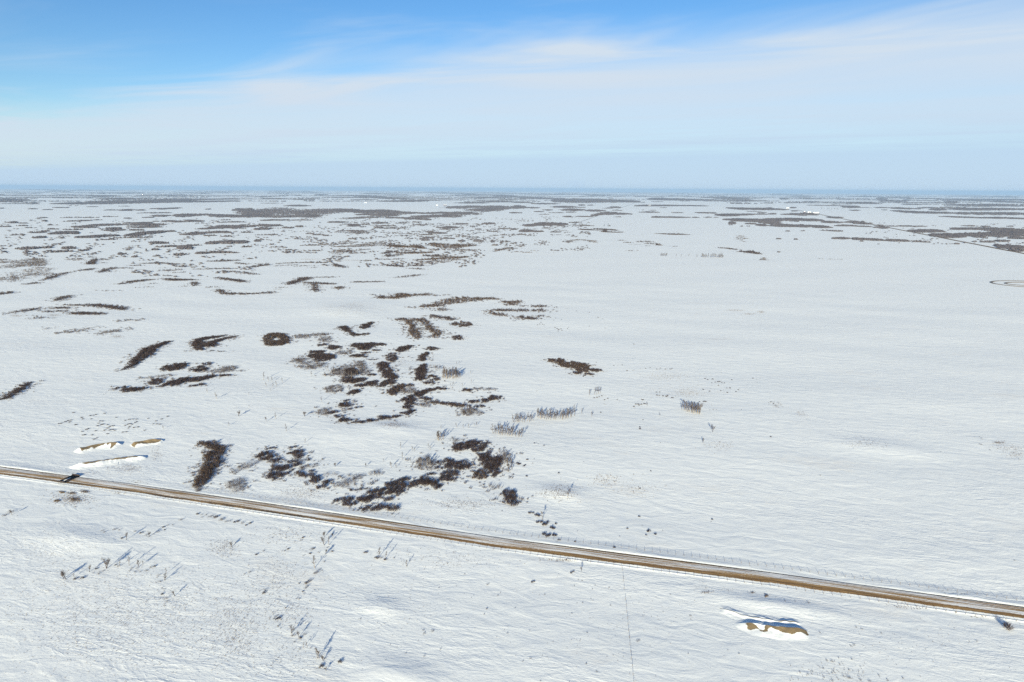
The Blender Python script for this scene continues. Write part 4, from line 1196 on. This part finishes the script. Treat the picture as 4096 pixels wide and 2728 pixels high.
def shed(X, Y, wd, dp, hw, hr, wall, label, cat='farm building'):
    root = tag(put('farm_shed', None, None, (X, Y, float(ground_z(X, Y)))), label, cat)
    put('wall', box_me('wall', -wd / 2, wd / 2, -dp / 2, dp / 2, -0.2, hw, M[wall]), root)
    a, b = wd / 2 + .4, dp / 2 + .4
    V = [(-a, -b, hw + .02), (a, -b, hw + .02), (a, b, hw + .02), (-a, b, hw + .02), (-a, 0, hw + hr), (a, 0, hw + hr)]
    me = bpy.data.meshes.new('roof')
    me.from_pydata(V, [], [(0, 1, 5, 4), (2, 3, 4, 5), (0, 4, 3), (1, 2, 5), (3, 2, 1, 0)])
    me.materials.append(M['roof'])
    put('roof', me, root)
    put('door', box_me('door', -wd * .12, wd * .12, -dp / 2 - .12, -dp / 2 - .02, 0, hw * .8, M['steel']), root)


def bin_(X, Y, r_, hh, label, group):
    root = tag(put('grain_bin', None, None, (X, Y, float(ground_z(X, Y)))), label, 'grain bin', group)
    an = np.arange(14) * 2 * math.pi / 14
    V = [(r_ * math.cos(a), r_ * math.sin(a), z) for z in (-.2, hh) for a in an]
    put('wall', mesh_np('wall', V, [(i, (i + 1) % 14, 14 + (i + 1) % 14, 14 + i) for i in range(14)], [M['white']]), root)
    V = [((r_ + .2) * math.cos(a), (r_ + .2) * math.sin(a), hh + .01) for a in an] + [(0, 0, hh + r_ * .6)]
    put('roof', mesh_np('roof', V, [(i, (i + 1) % 14, 14) for i in range(14)], [M['roof']]), root)


for rg_, x_, y_, wd, wl, lb in (('B', 1010, 258, 30, 'white', 'white farm shed in the far farmyard left of middle'), ('B', 1740, 280, 34, 'redwall', 'dark long barn at edge of far wood'),
                                ('B', 1665, 281, 20, 'white', 'small white shed left of the dark long barn'), ('D', 378, 347, 26, 'white', 'white farm shed by the far road bend'),
                                ('D', 180, 307, 26, 'white', 'white farm shed beside far right trees'), ('C', 1265, 284, 30, 'white', 'white farm shed in far shelterbelt'),
                                ('D', 335, 345, 12, 'redwall', 'dark little shed left of white roadside shed')):
    X, Y, _ = (float(v) for v in survey(rg_, x_, y_))
    shed(X, Y, wd, wd * .55, 6, 4, wl, lb)
X, Y, _ = (float(v) for v in survey('D', 420, 350))
for i in range(4):
    bin_(X + i * 11, Y - 4, 4.5, 7, 'white grain bin in row by the far road bend', 'grain bins by far road')

# ------------------------------------------------------------------ far woods
def blobs(P, h_, w_):
    """irregular crowns: double pyramids with five-sided waists"""
    n_ = len(P)
    a = np.arange(5) * 2 * math.pi / 5
    V = np.zeros((n_, 7, 3))
    ph = rng.random((n_, 1)) * 6.28
    rr = w_[:, None] * (0.65 + 0.7 * rng.random((n_, 5)))
    V[:, :5, 0] = P[:, :1] + rr * np.cos(a + ph)
    V[:, :5, 1] = P[:, 1:2] + rr * np.sin(a + ph)
    V[:, :5, 2] = P[:, 2:3] + h_[:, None] * (0.45 + 0.3 * rng.random((n_, 5)))
    V[:, 5] = P + np.stack([0.3 * w_ * rng.normal(size=n_), 0.3 * w_ * rng.normal(size=n_), h_], -1)
    V[:, 6] = P
    b = (np.arange(n_) * 7)[:, None]
    Fc = [b + np.array([i, (i + 1) % 5, 5]) for i in range(5)] + [b + np.array([(i + 1) % 5, i, 6]) for i in range(5)]
    return V.reshape(-1, 3), np.stack(Fc, 1).reshape(-1, 3)


def wood(reg, label, spec, h_=6.5, name='far_wood', dens=1.0):
    PX, PY, H_, W_ = [], [], [], []
    for (x, y, rx_, ry_) in parse(spec):
        rx_, ry_ = rx_ * 1.15, ry_ * 1.3
        X, Y, _ = (float(v) for v in survey(reg, x, y))
        ppm, sn, cs, sl = scale_at(X, Y)
        X, Y, _ = (float(v) for v in survey(reg, x, y, h_ * 0.45))
        gx = rx_ / ppm
        gy = max(ry_ - 0.45 * h_ * ppm, 0.25 * ry_) / (ppm * sn)
        cw = 4.2 if sl < 4000 else (6.5 if sl < 8000 else 13.0)
        n_ = int(np.clip(dens * 0.75 * math.pi * gx * gy / cw ** 2 + gx / cw * 1.5, 6, 2600))
        a = rng.random(n_) * 6.283
        q = np.where(rng.random(n_) < 0.6, np.sqrt(rng.random(n_)) * 0.9, np.abs(rng.normal(0, 0.75, n_)))
        oa, ob = gx * q * np.cos(a), gy * q * np.sin(a)
        nzv = hnoise(oa, ob * 0.45, int(abs(x) + y), 11, 14, 120)
        keep = nzv > 1.1 * np.minimum(q, 1.3) ** 2 - 0.55
        oa, ob, q = oa[keep], ob[keep], q[keep]
        ux, uy = X / math.hypot(X, Y), Y / math.hypot(X, Y)
        PX.append(X + uy * oa + ux * ob)
        PY.append(Y - ux * oa + uy * ob)
        H_.append(h_ * (0.35 + 0.8 * rng.random(len(q)) ** 1.5) * (1 - 0.3 * np.minimum(q, 1.3)))
        W_.append(cw * (0.5 + 0.4 * rng.random(len(q))))
    PX, PY = np.concatenate(PX), np.concatenate(PY)
    V, Fc = blobs(np.stack([PX, PY, ground_z(PX, PY) - 0.3], -1), np.concatenate(H_), np.concatenate(W_))
    tag(put(name, mesh_np(name, V, Fc, [M['wood']])), label, kind='stuff')


WD = [
 ('A', 'blue woods lying under the left horizon', '40,224,70,9>150,226,90,5;150,262,130,3;300,262,50,5;500,262,30,4>750,258,120,9>1000,250,120,12>1300,243,140,12>1600,240,120,10>1900,242,90,7>2120,238,90,6;1500,228,120,6>1900,222,160,5>2150,216,50,4;350,203,260,4;1100,215,150,8;1350,211,80,3;900,192,160,4;600,181,60,3;1500,186,200,5'),
 ('A', 'scattered small woods across far left snow', '555,298,65,4;300,309,33,4;440,317,34,4;1030,320,60,4;1170,320,60,8;1290,320,40,6;1500,308,100,7;1600,303,60,6;1910,312,28,5;750,318,20,3;850,290,40,3;1140,285,40,2;650,281,50,2;10,304,24,4;400,390,40,5;360,398,30,3;650,388,70,4;830,388,70,4;900,410,40,3;650,422,60,4;760,418,90,6;110,432,45,8;220,440,34,5;60,470,50,5;190,463,40,4;280,480,40,4;410,420,20,8;460,457,60,3;480,493,50,4;150,546,60,3'),
 ('A', 'grey wood belts in the left middle distance', '1430,346,130,5;1480,372,75,9;1370,388,55,5;1180,395,30,6;1690,368,90,15>1850,360,60,8>2050,372,80,15>2250,378,100,11;1770,420,95,10;1550,422,110,8;1640,425,60,8;2130,430,120,6;1000,380,60,3;1180,440,40,8;1300,440,120,10;1350,460,140,20;950,455,160,10;780,474,90,13;680,473,60,4;700,498,80,5;1050,495,90,15;1240,503,90,8'),
 ('A', 'grey groves on snow left of middle', '460,538,20,6>600,528,80,12>690,526,34,14;700,568,20,8>780,567,60,10>950,556,110,9>1080,552,16,4;1160,555,24,6>1230,545,50,14>1350,528,80,14>1490,518,30,10;1570,513,50,9;360,568,52,10;360,522,60,8;420,512,30,6;280,522,20,4;270,668,90,13;240,712,42,20;620,668,60,14;560,698,110,9;740,690,44,8;430,660,36,10;365,740,20,6;1450,620,80,14;1560,650,110,10;1720,655,80,24;1800,640,40,8;1180,680,30,8;1110,720,36,10;1660,725,60,7;1250,745,30,7;1430,738,40,5;1350,685,30,5;1420,680,40,7;1010,588,90,3;1200,570,150,3'),
 ('A', 'grey woods approaching picture middle', '2280,330,80,28;2200,318,60,14;2080,615,170,18>2240,608,40,14;2080,560,46,5;1900,490,90,8;2150,470,170,18;2000,480,110,12;2000,522,140,11;1780,535,110,14;1920,552,60,4;2200,525,130,6;1850,440,60,3;2080,410,40,4;1840,712,60,12>1960,706,120,8>2150,708,40,6;1650,722,50,6;2260,655,80,5'),
 ('B', 'broad grey wood left of middle distance', '0,340,160,30>200,330,200,36>420,345,220,34>620,330,180,24>800,320,150,14>980,335,120,14>1150,330,160,16;380,280,110,8;280,380,260,10;0,372,150,14;500,372,100,14;1250,345,160,20;1100,360,200,10'),
 ('B', 'broken grey woods below broad wood', '160,412,140,7;420,412,120,4;110,460,130,12;60,490,70,16;290,482,50,8;400,470,40,10;740,430,100,8;860,458,95,14;1150,438,80,9;1000,450,50,4;1330,440,60,4;860,395,120,6;1050,385,160,8;1300,390,140,8;1200,372,140,8;1450,400,90,12;1870,447,80,8;2150,442,70,10;1550,405,60,10;1450,430,120,3'),
 ('B', 'dark broken shrubs on middle far snow', '750,512,80,6;900,512,110,9;940,528,110,5;500,535,90,4;560,545,60,4;650,553,40,2;1180,465,100,6;1120,480,50,8;1250,485,110,6;1370,478,40,3;1780,478,130,9;1740,495,70,5;1640,530,110,10;1560,545,80,6;1500,455,80,4;1600,520,60,5;1620,575,120,8;1740,580,120,5;1550,595,60,5;1400,605,70,6;1320,620,30,3;130,545,120,3;20,600,40,12;60,635,90,5;880,583,60,4;850,598,30,3;1240,625,40,3;1900,560,80,3;2040,495,30,7;1900,600,45,12;2045,602,44,12;2190,640,50,8;2300,610,50,9;1990,470,40,4;2170,515,60,3;2270,548,40,4;2030,730,50,8;2280,490,60,3;2170,610,30,5;500,640,100,3;540,690,50,4'),
 ('B', 'grey wood belt rising to the right of middle', '1560,380,140,16>1750,372,160,16>1900,350,180,16>2080,320,160,16>2250,300,120,14;1850,295,120,12;2000,290,140,12;2200,290,160,12;1700,345,120,10;1600,350,120,8;1400,345,140,10'),
 ('B', 'blue woods under horizon left of middle', '900,188,220,5;1050,195,140,5;990,225,130,4;1300,215,150,7;1350,238,220,8;1200,240,100,5;1580,232,120,4;1980,255,160,6;2200,245,150,6;2100,205,250,10;2280,190,120,12;2000,180,200,5;1600,160,300,4;2200,165,250,5;150,215,70,3;400,220,30,4;150,258,90,3;620,238,40,3;600,181,60,6;80,200,80,3;490,240,60,2;1100,172,140,4;1300,185,150,4'),
 ('C', 'blue woods under horizon in middle', '60,200,110,7;250,212,180,7;420,230,60,16>700,232,200,18>1000,238,150,10>1150,240,30,6;300,262,140,7;90,250,100,6;1300,220,60,8>1500,222,200,10>1750,228,150,8;1900,208,180,5>2080,218,120,14>2150,235,100,6;1350,212,80,5;900,210,30,3;1250,195,160,3;1600,195,60,2;780,187,110,4;400,178,200,4;100,170,250,4;1800,182,120,2;2250,218,60,2'),
 ('C', 'grey woods in middle distance left of bright field', '60,292,80,16;180,300,90,7;480,292,130,10;620,296,70,4;330,320,50,6;560,318,110,12;760,325,100,10;880,305,50,3;940,295,60,8;900,350,110,14>1060,357,60,6;790,362,60,10;960,323,50,4;30,345,60,7;540,340,50,5;640,275,30,7;720,276,28,5;300,360,60,3;520,380,50,7;670,380,90,6;750,372,36,7;240,335,60,5;430,345,90,4'),
 ('C', 'golden grey wood left of bright field', '160,460,70,13>300,448,80,18>430,450,80,16>500,450,20,8;320,485,50,5;570,435,50,5;130,510,70,14>250,516,40,8;30,495,50,9;80,543,60,4;590,432,30,4;670,462,110,3'),
 ('C', 'low wood strips in bright far fields', '1150,283,30,4>1350,278,180,7>1650,280,100,5>1790,284,20,3;1400,299,40,2;1270,340,95,7;1200,320,20,3;1300,323,40,2;1520,345,60,4;1780,346,90,7;1850,348,30,7;1320,384,50,8>1450,386,130,7>1620,388,20,4;1690,388,30,5;1800,386,40,6;1880,388,30,3;970,383,90,2;900,465,12,2'),
 ('C', 'grey woods at right of middle distance', '2000,300,50,4>2150,308,110,10>2330,310,90,11;2200,333,80,3;2300,345,40,5;1890,365,26,8>2000,365,90,13>2200,360,60,7;2290,358,60,6;1960,405,24,6>2150,410,150,14>2340,420,100,20;2020,440,36,16;2200,445,50,8;2300,455,60,12;2100,468,30,3;2170,468,20,2'),
 ('D', 'grey woods along the far right road', '60,408,90,15>250,405,110,14>400,412,90,12>480,415,30,8;60,440,60,12;150,462,130,14>300,465,120,15>450,470,90,12>560,480,30,6;260,425,60,4;560,430,60,12>640,432,60,9;690,462,70,9>790,465,40,6;560,385,20,6>640,390,50,8;730,430,40,6>800,430,50,12>900,445,40,10;880,470,60,6;1000,480,30,6>1060,478,40,12;1030,460,40,6;940,440,20,4;330,358,120,12;200,360,70,9;40,355,40,7;240,328,30,6;30,312,90,8>130,316,60,6;20,300,20,4;230,298,30,6;1150,468,40,4;1230,467,40,6>1400,470,50,4;870,428,12,8'),
 ('D', 'dark woods beside the right hand road', '1300,510,30,7>1400,512,70,14>1520,508,90,14;1530,545,40,12>1620,555,80,18>1760,560,50,12;1720,498,40,4>1900,490,140,10>2050,495,120,14>2200,505,140,20;1800,545,140,14>1950,550,140,18>2120,540,140,20>2300,530,80,24;2100,640,20,3>2180,655,80,16>2300,665,80,26;2180,600,30,8>2120,605,50,10>2000,612,40,4;2270,575,80,10;1900,606,20,5;2000,470,30,7;1860,466,60,5;2240,470,40,4'),
 ('D', 'long aspen belt in right hand field', '600,580,24,8>700,578,60,11>850,585,70,12>1000,592,80,11>1150,597,80,11>1270,602,24,9', ),
 ('D', 'small wood scraps in right hand field', '185,513,20,3;325,510,20,3;510,505,34,4>620,512,34,3>680,513,14,3;100,582,24,4;255,587,20,5;760,602,40,3;860,605,24,3;1350,605,60,5;1450,612,70,5;1730,628,30,4;1810,618,10,6;100,700,12,7;1560,620,10,3'),
 ('D', 'blue woods under the right horizon', '2000,392,60,6>2150,392,100,7>2320,398,60,6;1650,380,60,4>1850,388,120,6;2230,352,150,11;2000,352,160,12;1800,350,60,10;1550,345,180,9>1350,340,100,9>1200,328,60,5;1080,320,30,3;1850,312,160,10>2150,310,220,8;1500,300,90,6;1560,316,60,8;1270,306,110,7;1180,300,50,5;1050,298,60,5;760,290,70,10;850,298,80,3;850,255,105,8;940,263,80,3;460,277,90,4>620,280,80,4;800,323,44,5;400,242,60,3;1290,268,50,5;1370,270,30,4;1750,272,40,4>1900,275,120,5>2100,275,60,7;2250,280,80,3;1550,250,60,3;1690,248,36,10;1130,238,60,5>1220,240,50,5;1050,215,40,14;1280,230,30,5;2000,240,80,4;2120,242,60,7;2250,248,80,4;1700,222,120,6>2000,225,200,7>2280,225,120,6;1500,215,80,4;1200,205,100,3;420,217,60,4;150,218,40,6;660,212,30,3;300,195,120,3;900,195,100,4;1900,195,200,4;2200,200,100,6'),
]
for rg_, lb, sp in WD:
    wood(rg_, lb, sp)

# loose scrub between the far woods
PX, PY, H_, W_ = [], [], [], []
for rg_, x0, x1, y0, y1, n_, thr in (('A', 0, 2354, 400, 770, 3600, .35), ('B', 0, 2354, 395, 720, 4200, .3), ('C', 0, 720, 380, 700, 1500, .3), ('D', 900, 2354, 440, 640, 900, .4),
                                    ('A', 1200, 2354, 770, 940, 700, .5), ('B', 600, 2100, 600, 850, 1300, .3), ('B', 900, 2354, 440, 600, 1600, .2)):
    x, y = rng.uniform(x0, x1, n_), rng.uniform(y0, y1, n_)
    X, Y, _ = survey(rg_, x, y)
    ok = hnoise(x, y * 4, int(x0 + y0), 9, 90, 420) + 0.4 * hnoise(x, y * 4, 5, 6, 20, 80) > thr
    PX.append(X[ok])
    PY.append(Y[ok])
    sz = rng.uniform(0.6, 1.5, ok.sum())
    H_.append(2.4 * sz)
    W_.append(1.8 * sz * (1 + np.hypot(X[ok], Y[ok]) / 2500))
PX, PY = np.concatenate(PX), np.concatenate(PY)
V, Fc = blobs(np.stack([PX, PY, ground_z(PX, PY) - 0.2], -1), np.concatenate(H_), np.concatenate(W_))
tag(put('far_scrub', mesh_np('far_scrub', V, Fc, [M['wood']])), 'loose specks of scrub strewn between the far woods', kind='stuff')

# endless shelterbelts toward the horizon
r2 = np.random.default_rng(99)
PX, PY, H_, W_ = [], [], [], []
for i in range(620):
    dist = 8500 * (43000 / 8500) ** (r2.random() ** 0.8)
    az = math.radians(r2.uniform(-46, 46))
    ln = r2.choice([150, 300, 500, 800, 1400]) * (0.6 + 0.8 * r2.random())
    dp = 25 + 120 * r2.random() ** 2
    n_ = int(ln / 11) + 4
    X0, Y0 = dist * math.sin(az), dist * math.cos(az)
    tx_ = r2.uniform(-.5, .5, n_) * ln
    ty_ = r2.normal(0, .4, n_) * dp
    tlt = 0.25 * r2.normal()
    PX.append(X0 + tx_)
    PY.append(Y0 + ty_ + tlt * tx_)
    H_.append(r2.uniform(6, 12, n_))
    W_.append(r2.uniform(11, 19, n_))
PX, PY = np.concatenate(PX), np.concatenate(PY)
ok = np.hypot(PX, PY) < 44500
PX, PY, H_, W_ = PX[ok], PY[ok], np.concatenate(H_)[ok], np.concatenate(W_)[ok]
V, Fc = blobs(np.stack([PX, PY, 0 * PX - 0.3], -1), H_, W_)
tag(put('horizon_woods', mesh_np('horizon_woods', V, Fc, [M['wood']])), 'countless far woods fading blue along the horizon', kind='stuff')

# ------------------------------------------------------------------ dry grass poking through the snow
GR = [('I', 1200, 950, 1150, 480, 5200, .26), ('I', 2060, 330, 140, 85, 420, .3), ('I', 2150, 1050, 300, 330, 1500, .26), ('I', 500, 350, 400, 220, 700, .24),
      ('J', 200, 600, 300, 260, 800, .28), ('J', 300, 930, 250, 150, 350, .28), ('J', 1800, 420, 520, 110, 520, .28), ('J', 300, 210, 320, 90, 420, .3),
      ('J', 1200, 850, 700, 500, 500, .24), ('J', 300, 1350, 300, 200, 350, .25), ('K', 1100, 1000, 1100, 500, 500, .24), ('L', 1400, 1200, 900, 350, 300, .24),
      ('K', 1760, 690, 70, 44, 120, .22), ('K', 1990, 715, 90, 20, 90, .22), ('K', 1790, 745, 60, 10, 80, .26), ('K', 2210, 745, 30, 8, 60, .4), ('K', 2340, 775, 20, 18, 60, .4),
      ('K', 500, 445, 280, 18, 260, .35), ('K', 850, 335, 220, 30, 220, .3), ('L', 600, 1490, 330, 120, 200, .3), ('L', 1350, 870, 250, 30, 160, .35),
      ('F', 1270, 770, 130, 26, 650, .3), ('F', 430, 1400, 240, 80, 750, .3), ('F', 1900, 1500, 350, 60, 750, .3), ('F', 1340, 200, 90, 50, 500, .25),
      ('G', 420, 1390, 190, 75, 600, .36), ('G', 850, 1275, 140, 50, 240, .4), ('G', 1430, 325, 230, 36, 800, .3), ('G', 1500, 450, 420, 80, 650, .3),
      ('G', 1900, 960, 140, 55, 240, .35), ('G', 1120, 1360, 220, 80, 260, .35), ('G', 1600, 480, 120, 30, 300, .35), ('B', 830, 1240, 330, 70, 3000, .3), ('B', 900, 1200, 130, 36, 900, .3),
      ('E', 1180, 1175, 150, 40, 420, .3), ('E', 1440, 1030, 60, 80, 240, .3), ('E', 720, 1215, 220, 20, 420, .35), ('E', 650, 1450, 190, 70, 500, .4), ('E', 570, 1390, 34, 9, 120, .5),
      ('E', 665, 1400, 34, 10, 140, .5), ('E', 780, 1386, 40, 12, 160, .5), ('E', 690, 1460, 60, 18, 220, .5), ('E', 525, 1472, 34, 10, 120, .5),
      ('H', 880, 940, 200, 50, 260, .32), ('H', 2120, 935, 60, 12, 180, .35), ('H', 2200, 980, 140, 30, 260, .3), ('H', 2280, 1040, 90, 40, 260, .3), ('H', 300, 670, 60, 30, 140, .3), ('H', 80, 590, 60, 24, 140, .3),
      ('C', 2050, 1245, 80, 8, 300, .4), ('C', 2180, 1278, 60, 6, 200, .4), ('C', 2290, 1260, 30, 9, 200, .4), ('A', 500, 1290, 60, 10, 500, .3), ('A', 150, 1295, 70, 10, 400, .3), ('A', 1080, 1485, 60, 14, 400, .3), ('B', 500, 775, 120, 6, 500, .5), ('B', 850, 785, 120, 6, 600, .5)]
P0, P1, R0 = [], [], []
for rg_, x, y, ax_, ay_, n_, hh in GR:
    X, Y, Z = survey(rg_, x + ax_ * rng.normal(0, .55, n_), np.maximum(y + ay_ * rng.normal(0, .55, n_), 60.0))
    ok = np.abs(road_t(X, Y)) > 5.5
    X, Y, Z = X[ok], Y[ok], Z[ok]
    Z = np.where(np.abs(road_t(X, Y)) < 15, Z - 0.1, Z)
    s_ = hh * (0.5 + rng.random(len(X)) ** 2 * 1.2)
    for j in range(3):
        dxy = rng.normal(0, .4, (2, len(X))) * s_
        P0.append(np.stack([X + dxy[0] * .3, Y + dxy[1] * .3, Z - 0.06], -1))
        P1.append(np.stack([X + dxy[0] * 1.1, Y + dxy[1] * 1.1, Z + s_ * (0.7 + 0.4 * rng.random(len(X)))], -1))
        R0.append(s_ * 0.13)
V, Fc = spikes(np.concatenate(P0), np.concatenate(P1), np.concatenate(R0))
tag(put('dry_grass', mesh_np('dry_grass', V, Fc, [M['grass']])), 'dry grass tips poking through thin snow', kind='stuff')


# ------------------------------------------------------------------ air
HZ = 52000.0
V = [(x, y, z) for z in (-3.0, 205.0) for x, y in ((-HZ, -HZ), (HZ, -HZ), (HZ, HZ), (-HZ, HZ))]
Fc = [(3, 2, 1, 0), (4, 5, 6, 7), (0, 1, 5, 4), (1, 2, 6, 5), (2, 3, 7, 6), (3, 0, 4, 7)]
hm = bpy.data.materials.new('haze')
hm.use_nodes = True
t = NT(hm.node_tree)
pv = t.n('ShaderNodeVolumePrincipled')
pv.inputs['Color'].default_value = (0.43, 0.65, 0.95, 1)
pv.inputs['Density'].default_value = 0.000036
pv.inputs['Anisotropy'].default_value = 0.0
t.put(t.n('ShaderNodeOutputMaterial').inputs['Volume'], pv.outputs[0])
tag(put('haze', mesh_np('haze', V, Fc, [hm])), 'thin pale blue winter haze over the far fields', kind='stuff')
